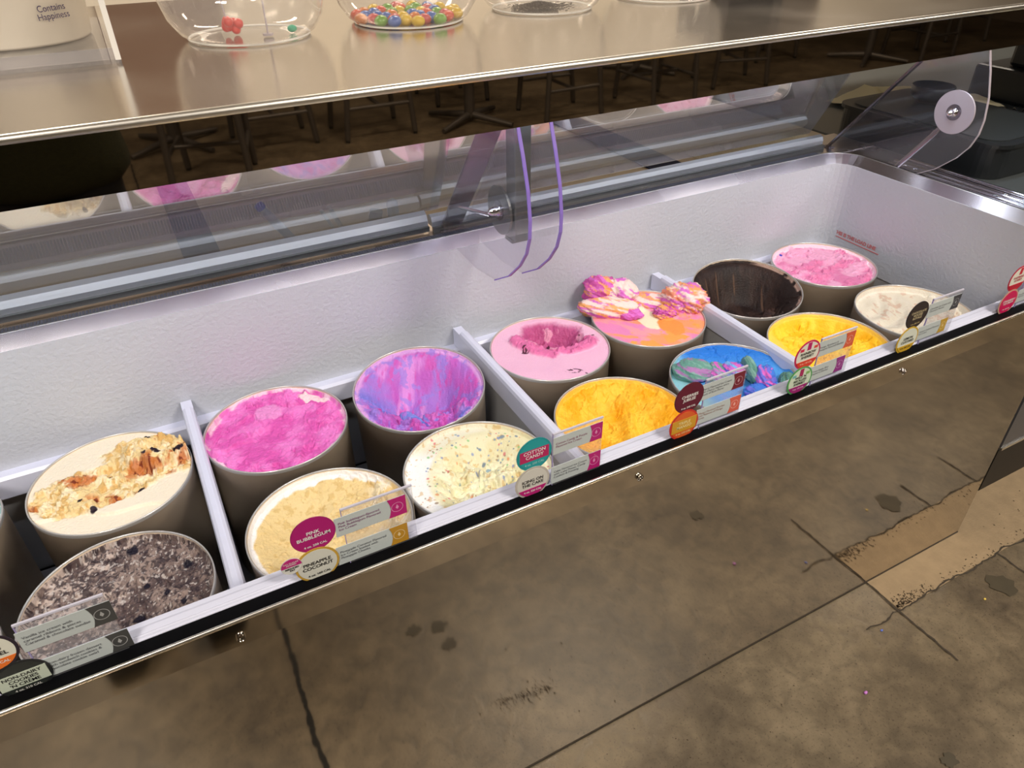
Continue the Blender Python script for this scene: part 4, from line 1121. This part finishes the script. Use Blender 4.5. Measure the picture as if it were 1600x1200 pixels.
# black bin beside the end of the case
M['blackp'] = mat('black plastic', (24, 27, 29), .38, var=.1)
t = empty('black_bin', (1.99, .60, .766), 'black rounded plastic bin beside the end of the case', 'bin')
def rbox(x0, y0, x1, y1, z0, z1, r_, n=6):
    P = []
    for (cx, cy, a0) in ((x1-r_, y0+r_, -90), (x1-r_, y1-r_, 0), (x0+r_, y1-r_, 90), (x0+r_, y0+r_, 180)):
        for k in range(n+1):
            a = math.radians(a0+90*k/n); P.append((cx+r_*math.cos(a), cy+r_*math.sin(a)))
    return P
P0 = rbox(-.17, -.24, .16, .24, 0, 1, .05)
MB().prism_z(P0, 0, .075).build('bin_body', M['blackp'], t)
MB().prism_z([(x*1.04, y*1.03) for x, y in P0], .075, .084).build('bin_rim', M['blackp'], t)
MB().prism_z([(x*.9, y*.92) for x, y in P0], .084, .087).build('bin_lid', mat('dull grey lid', (36, 40, 40), .45), t)
rq = random.Random(5)
t = empty('paper_sheets', (0, 0, 0), 'crumpled cream paper sheets lying on the worktop beyond the bin', 'paper')
M['paper'] = mat('cream paper sheet', (232, 224, 186), .7)
for k, (cx, cy, w_, h_, an, z_) in enumerate(((2.22, 1.02, .30, .20, .3, .768), (2.42, .86, .20, .16, -.4, .768), (2.24, .30, .14, .12, .5, .768), (2.34, .98, .2, .16, 1.0, .774))):
    mb = MB(); n = 8; vs = []
    for i in range(n):
        for j in range(n):
            u_, v_ = (i/(n-1)-.5)*w_, (j/(n-1)-.5)*h_
            vs.append((cx+u_*math.cos(an)-v_*math.sin(an), cy+u_*math.sin(an)+v_*math.cos(an), z_+.004*rq.random()+.02*(abs(u_)/w_)**2))
    mb.add(vs, [(i*n+j, i*n+j+1, (i+1)*n+j+1, (i+1)*n+j) for i in range(n-1) for j in range(n-1)], True)
    o = mb.build('paper_sheet', M['paper'], t)
o = MB().lathe([(0, .0), (.035, .002), (.052, .02), (.056, .045), (.053, .047), (.048, .022), (.03, .006), (0, .004)], (0, 0, 0), 32).build('round_bowl', M['blackp'])
o.location = (2.02, .70, .8535); tag(o, 'small round black bowl on top of the black bin', 'bowl')
co = []
for k in range(15*14):
    a = 2*math.pi*k/14; s_ = k/(15*14)
    co.append((.14*math.cos(s_*3.3), .11*math.sin(s_*3.3)+.012*math.cos(a), .014+.012*math.sin(a)))
o = MB().tube(co, .0028, 6).build('coiled_cord', M['blackp']); o.location = (2.30, .60, .768)
tag(o, 'black coiled cord curling behind the hinge disc', 'cord')
lp = []
for k in range(60):
    a = k*.32; lp.append((.07*math.cos(a)+.002*k, .05*math.sin(a)-.001*k, .003+.0025*(k % 20)/20))
o = MB().tube(lp, .0022, 6).build('black_cable', M['blackp']); o.location = (1.96, .24, .768)
tag(o, 'thin black cable in loose loops on the counter', 'cable')
t = empty('cash_register', (2.72, .72, .766), 'black boxy register at the right edge behind the end pane', 'register')
MB().box((-.18, -.2, 0), (.18, .2, .10), .01).build('register_base', M['blackp'], t)
MB().box((-.14, -.15, .10), (.14, .12, .26), .012).build('register_body', M['blackp'], t)
MB().box((-.12, -.156, .13), (.12, -.150, .23)).build('register_screen', mat('dark screen', (40, 44, 50), .1), t)
# utensils just behind the left rear door
def utensil(name, lab, cat, build, loc, rot):
    t = empty(name, loc, lab, cat); t.rotation_euler = rot
    build(t); return t
def scoop(t):
    MB().lathe([(0, 0), (.008, 0), (.0095, .01), (.0095, .085), (.0085, .10)], n=20).lathe([(.0085, .10), (.009, .101), (.009, .104), (.0085, .105)], n=20).build('scoop_handle', mat('satin handle', (206, 210, 222), .3, .2), t)
    MB().lathe([(.0092, .104), (.0098, .106), (.0092, .116), (0, .118)], n=20).build('blue_cap', mat('blue cap', (60, 80, 230), .35), t, 'blue end cap')
utensil('ice_cream_scoop', 'silver ice cream scoop handle with a blue end cap behind the rear door', 'scoop', scoop, (.262, .815, .766), (math.radians(-4), math.radians(-32), 0))
def spoonh(w_, l_, nm, c):
    def f(t):
        MB().prism_y([(-w_, 0), (w_, 0), (w_, l_-w_*.5), (w_*.6, l_), (-w_*.6, l_), (-w_, l_-w_*.5)], -.002, .002).build(nm, c, t)
        MB().lathe([(.0, -.002), (w_*.45, -.0024), (w_*.45, -.0018)], (0, -.0005, l_*.2), 10).build('handle_hole', M['grey_metal'], t)
    return f
WP = mat('pale plastic', (228, 224, 212), .35)
utensil('spatula', 'thin pale spatula handle, left of the pair behind the rear door', 'spatula', spoonh(.0035, .075, 'spatula_handle', WP), (.348, .812, .766), (0, math.radians(-24), 0))
utensil('spatula', 'wider pale spatula handle, right of the pair behind the rear door', 'spatula', spoonh(.0045, .080, 'spatula_handle', WP), (.364, .812, .766), (0, math.radians(-22), 0))
def cups(t):
    for k in range(3): MB().lathe([(0, .0), (.010, 0), (.014, .022), (.0148, .022), (.0145, .024)], (0, 0, .010*k), 20).build('paper_cup', WP, t)
utensil('cup_stack', 'tiny stack of white cups behind the rear door', 'cups', cups, (.425, .815, .766), (0, math.radians(12), 0))
def spade(t):
    P = [(-.012, 0), (.012, 0)] + [(.012*math.cos(math.pi*k/14), .050+.012*math.sin(math.pi*k/14)) for k in range(15)]
    MB().prism_y(P, -.0025, .0025).build('spade_blade', mat('white plastic blade', (238, 238, 236), .3), t)
    MB().box((-.004, -.0035, 0), (.004, -.0025, .05)).build('blade_rib', WP, t)
utensil('white_spade', 'white round-ended plastic spade standing behind the rear door', 'spade', spade, (.472, .812, .766), (math.radians(-3), math.radians(-2), 0))

# unseen block and boards added at the back wall to vary the shelf reflection
t = empty('reflection_block', (0, 0, 0), 'tall dark reflection block added by the back wall', 'reflection block')
MB().box((3.75, 3.2, 0), (4.35, 3.58, 2.3)).build('block_body', mat('dark block', (70, 62, 56), .6), t)
MB().box((3.79, 3.18, .9), (4.31, 3.20, 2.2)).build('block_panel', mat('block panel', (92, 84, 76), .3), t)
for k, (x0, x1, z0, z1, c) in enumerate(((.06, .62, 1.30, 2.2, (120, 92, 74)), (2.3, 3.6, 1.7, 2.6, (226, 216, 196)))):
    o = MB().box((x0, 3.56, z0), (x1, 3.598, z1), .004).build('reflection_board', mat('reflection board %d' % k, c, .5))
    tag(o, ('brown' if k == 0 else 'pale') + ' flat board added unseen on the back wall for its shelf reflection', 'board')

# ------------------------------------------------------------------ ceiling lamps
def ceiling_lamp(x, y, w_, d_, lab):
    t = empty('ceiling_lamp', (x, y, CEIL), lab, 'lamp', 'ceiling lamps')
    MB().box((-w_/2-.02, -d_/2-.02, -.05), (w_/2+.02, d_/2+.02, 0)).build('lamp_frame', M['bright_edge'], t)
    MB().box((-w_/2, -d_/2, -.054), (w_/2, d_/2, -.0501)).build('diffuser', M['lamp'], t)
for x in (-1.2, 1.6, 4.4):
    for y in (-1.6, -4.2): ceiling_lamp(x, y, .9, .3, 'flat ceiling lamp over the dining side, ' + ('near' if y > -2 else 'far') + ' row, ' + {-1.2: 'left', 1.6: 'middle', 4.4: 'right'}[x])
for x in (-.6, 1.6, 3.8): ceiling_lamp(x, 2.2, 1.2, .35, 'flat ceiling lamp over the staff side, ' + {-.6: 'left', 1.6: 'middle', 3.8: 'right'}[x])

# ------------------------------------------------------------------ dining chairs and tables, seen mirrored in the dark strip
M['chair'] = mat('dull aluminium chair', (98, 93, 88), .42, .5, var=.08)
M['foot'] = mat('black foot', (20, 20, 20), .6)
def chair_at(x, y, rz, lab, src=None):
    if src:
        t = src.copy(); COL.objects.link(t)
        for ch in src.children:
            c = ch.copy(); COL.objects.link(c); c.parent = t
            for g in ch.children:
                q = g.copy(); COL.objects.link(q); q.parent = c
    else:
        t = empty('dining_chair', (0, 0, 0), lab, 'chair', 'metal dining chairs')
        seat = MB().box((-.20, -.20, .43), (.20, .20, .455), .008); seat.build('seat', M['chair'], t)
        MB().box((-.17, -.17, .4555), (.17, .17, .458), .001).build('seat_pad', M['chair'], t)
        for sx in (-1, 1):
            l = MB().tube([(sx*.185, .185, .44), (sx*.20, .215, .015)], .018, 10).build('leg', M['chair'], t)
            MB().tube([(sx*.20, .215, .0), (sx*.20, .215, .02)], .015, 10).build('foot_cap', M['foot'], l)
            l = MB().tube([(sx*.185, -.235, .015), (sx*.185, -.19, .44), (sx*.18, -.215, .65), (sx*.17, -.255, .86)], .018, 10).build('leg', M['chair'], t)
            MB().tube([(sx*.185, -.2355, .0), (sx*.185, -.2355, .02)], .015, 10).build('foot_cap', M['foot'], l)
            MB().tube([(sx*.195, .205, .20), (sx*.185, -.215, .20)], .012, 8).build('side_stretcher', M['chair'], t)
        MB().tube([(-.195, 0, .20), (.195, 0, .20)], .012, 8).build('cross_stretcher', M['chair'], t)
        MB().tube([(-.17, -.255, .86), (-.06, -.285, .87), (.06, -.285, .87), (.17, -.255, .86)], .016, 10).build('top_rail', M['chair'], t)
        MB().tube([(-.18, -.22, .56), (.18, -.22, .56)], .010, 8).build('lower_rail', M['chair'], t)
        for k in range(5):
            xx = -.12+.06*k
            MB().box((xx-.014, -.252, .56), (xx+.014, -.245, .86)).build('back_slat', M['chair'], t)
    t.location = (x, y, 0); t.rotation_euler = (0, 0, rz); t['label'] = lab
    return t
c0 = chair_at(1.50, -3.45, -math.pi/2, 'metal slat-back chair left of the first cross-foot table, mirrored')
for (x, y, rz, lab) in ((2.30, -3.98, 0, 'metal chair behind the first cross-foot table, mirrored in the dark strip'),
                        (2.78, -3.20, math.pi/2, 'metal chair standing right of the first cross-foot table, mirrored'),
                        (3.55, -3.12, math.pi, 'metal chair turning its slatted back, right of centre in the dark strip'),
                        (4.42, -3.30, math.pi/2+.3, 'metal chair at an angle beside the slatted-back one, mirrored'),
                        (.42, -2.95, .25, 'nearer metal chair at the left of the dark strip, mirrored'),
                        (.86, -3.55, math.pi/2, 'farther metal chair at the left of the dark strip, mirrored'),
                        (6.55, -3.20, math.pi/2, 'metal chair near the right end of the dark strip, mirrored'),
                        (5.35, -3.9, -math.pi/2, 'metal chair far behind, left of the last table, mirrored'),
                        (7.6, -3.6, .4, 'metal chair at the far right of the dark strip, mirrored')):
    chair_at(x, y, rz, lab, c0)
def table_at(x, y, lab, src=None):
    if src:
        t = src.copy(); COL.objects.link(t)
        for ch in src.children:
            c = ch.copy(); COL.objects.link(c); c.parent = t
    else:
        t = empty('dining_table', (0, 0, 0), lab, 'table', 'cross-foot dining tables')
        MB().box((-.32, -.32, .72), (.32, .32, .75), .006).build('tabletop', mat('table top', (110, 92, 74), .5, var=.1), t)
        MB().tube([(0, 0, .04), (0, 0, .72)], .036, 16).build('pedestal', M['chair'], t)
        for k in range(4):
            a = math.pi/4+.2+k*math.pi/2
            MB().tube([(.03*math.cos(a), .03*math.sin(a), .05), (.33*math.cos(a), .33*math.sin(a), .02)], [.024, .016], 8).build('foot_arm', M['chair'], t)
    t.location = (x, y, 0); t['label'] = lab; return t
t0 = table_at(2.14, -3.31, 'cross-foot dining table, mirrored near the middle of the dark strip')
table_at(.30, -3.75, 'cross-foot dining table, mirrored at the left of the dark strip', t0)
table_at(4.0, -3.95, 'cross-foot dining table behind the slatted-back chair, mirrored', t0)
table_at(6.02, -3.30, 'cross-foot dining table, mirrored at the right of the dark strip', t0)

# ------------------------------------------------------------------ the photographer, mirrored in the dark strip
M['knit'] = mat('dark olive knit', (46, 48, 26), .95, var=.75, scale=150, bump=1.0, bscale=150, stretch=(.7, .7, 2.4))
M['trouser'] = mat('dark trousers', (26, 27, 32), .9, var=.1)
M['skin'] = mat('skin', (190, 140, 112), .5, sss=.1)
M['hair'] = mat('dark hair', (36, 26, 20), .7)
PX, PY = -.205, -.895
def skin_mesh(name, verts, edges, radii, m, parent, sub=2):
    me = bpy.data.meshes.new(name); me.from_pydata(verts, edges, []); me.materials.append(m)
    o = bpy.data.objects.new(name, me); COL.objects.link(o); o.parent = parent
    md = o.modifiers.new('skin', 'SKIN'); me.skin_vertices or None
    if not me.skin_vertices: 
        bpy.context.view_layer.objects.active = o
    sv = me.skin_vertices[0].data if me.skin_vertices else None
    if sv is None:
        bm = bmesh.new(); bm.from_mesh(me); lay = bm.verts.layers.skin.verify()
        for v, r_ in zip(bm.verts, radii): v[lay].radius = r_; v[lay].use_root = (v.index == 0)
        bm.to_mesh(me); bm.free()
    else:
        for s_, r_ in zip(sv, radii): s_.radius = r_
        sv[0].use_root = True
    md.use_smooth_shade = True
    s = o.modifiers.new('sub', 'SUBSURF'); s.levels = sub; s.render_levels = sub
    return o
per = empty('person', (PX, PY, 0), 'person in a dark olive knitted jumper and dark trousers holding a phone with both hands', 'person')
ph = [(.285, .225, 1.355), (.115, .265, 1.325)]   # right and left hand, beside the phone, relative to the person's base
V = [(0, 0, .95), (0, .005, 1.12), (0, 0, 1.32), (0, .01, 1.45), (0, .02, 1.53), (0, .03, 1.62), (0, .025, 1.68),
     (.17, 0, 1.40), (.27, .02, 1.16), ph[0], (-.17, 0, 1.40), (-.25, .06, 1.15), ph[1],
     (.09, 0, .88), (.10, .01, .48), (.10, 0, .08), (.11, .10, .035), (-.09, 0, .88), (-.10, .01, .48), (-.10, 0, .08), (-.11, .10, .035)]
Ed = [(0, 1), (1, 2), (2, 3), (3, 4), (4, 5), (5, 6), (2, 7), (7, 8), (8, 9), (2, 10), (10, 11), (11, 12), (0, 13), (13, 14), (14, 15), (15, 16), (0, 17), (17, 18), (18, 19), (19, 20)]
Rd = [(.14, .10), (.13, .10), (.15, .10), (.055, .055), (.06, .07), (.075, .09), (.06, .07), (.055, .055), (.042, .042), (.026, .026), (.055, .055), (.042, .042), (.026, .026),
      (.085, .09), (.06, .06), (.04, .04), (.04, .03), (.085, .09), (.06, .06), (.04, .04), (.04, .03)]
skin_mesh('body', V, Ed, Rd, M['skin'], per)
Vj = [(0, 0, .70), (0, 0, .80), (0, .005, 1.02), (0, 0, 1.30), (0, .005, 1.44), (.18, 0, 1.39), (.275, .02, 1.16), (.283, .185, 1.32), (-.18, 0, 1.39), (-.255, .06, 1.15), (.075, .225, 1.29)]
skin_mesh('jumper', Vj, [(0, 1), (1, 2), (2, 3), (3, 4), (3, 5), (5, 6), (6, 7), (3, 8), (8, 9), (9, 10)],
          [(.25, .16), (.235, .16), (.20, .14), (.19, .13), (.075, .075), (.075, .075), (.058, .058), (.04, .04), (.075, .075), (.058, .058), (.04, .04)], M['knit'], per)
for sx in (-1, 1):
    skin_mesh('trouser_leg', [(sx*.07, 0, .92), (sx*.10, .01, .50), (sx*.10, 0, .09)], [(0, 1), (1, 2)], [(.12, .12), (.085, .085), (.07, .07)], M['trouser'], per)
    MB().box((sx*.105-.048, -.07, .0), (sx*.105+.048, .19, .07), .022).build('shoe', mat('dark shoe', (24, 22, 22), .4), per)
hd = (0, .03, 1.60)
MB().lathe([(.004, .155), (.05, .148), (.088, .11), (.10, .06), (.098, .0), (.09, -.04)], (0, .015, 1.585), 24).build('hair', M['hair'], per)
for sx in (-1, 1):
    MB().lathe([(.011*math.sin(math.pi*i/6), -.011*math.cos(math.pi*i/6)) for i in range(7)], (sx*.03, .118, 1.605), 12).build('eye', mat('eye', (235, 235, 235), .2), per)
    MB().box((sx*.088-.006, .01, 1.575), (sx*.088+.006, .045, 1.635), .004).build('ear', M['skin'], per)
MB().add([(0, .150, 1.585), (-.014, .122, 1.575), (.014, .122, 1.575), (0, .118, 1.62)], [(0, 1, 2), (0, 2, 3), (0, 3, 1), (1, 3, 2)]).build('nose', M['skin'], per)
MB().box((-.024, .116, 1.545), (.024, .124, 1.553), .003).build('mouth', mat('lips', (160, 90, 84), .5), per)
fw = -back
for (hx, hy, hz), sg in zip(ph, (1, -1)):
    for k in range(5):
        a0 = Vector((hx, hy, hz)); L_ = (.05, .068, .074, .068, .054)[k]
        b0 = a0 + Vector((-sg*.004*k, .012*k-.02, .012+.004*k)); d1 = Vector((-sg*.35, .15, 1)).normalized() if k else Vector((-sg*.9, -.1, .5)).normalized()
        m1 = b0 + d1*L_*.45; m2 = m1 + (d1+Vector((-sg*.6, 0, 0))).normalized()*L_*.35; m3 = m2 + (d1+Vector((-sg*1.4, 0, -.2))).normalized()*L_*.25
        MB().tube([b0, m1, m2, m3], [.009, .0085, .008, .006], 8).build('finger' if k else 'thumb', M['skin'], per)
phn = MB().box((-.075, -.037, -.004), (.075, .037, .004), .003).build('phone', M['blackp'])
pm4 = M4.copy(); pm4.translation = Vector((0, -.6174, 1.3895)) + back*.022
phn.matrix_world = pm4
tag(phn, 'black phone held up in front of the jumper', 'phone')
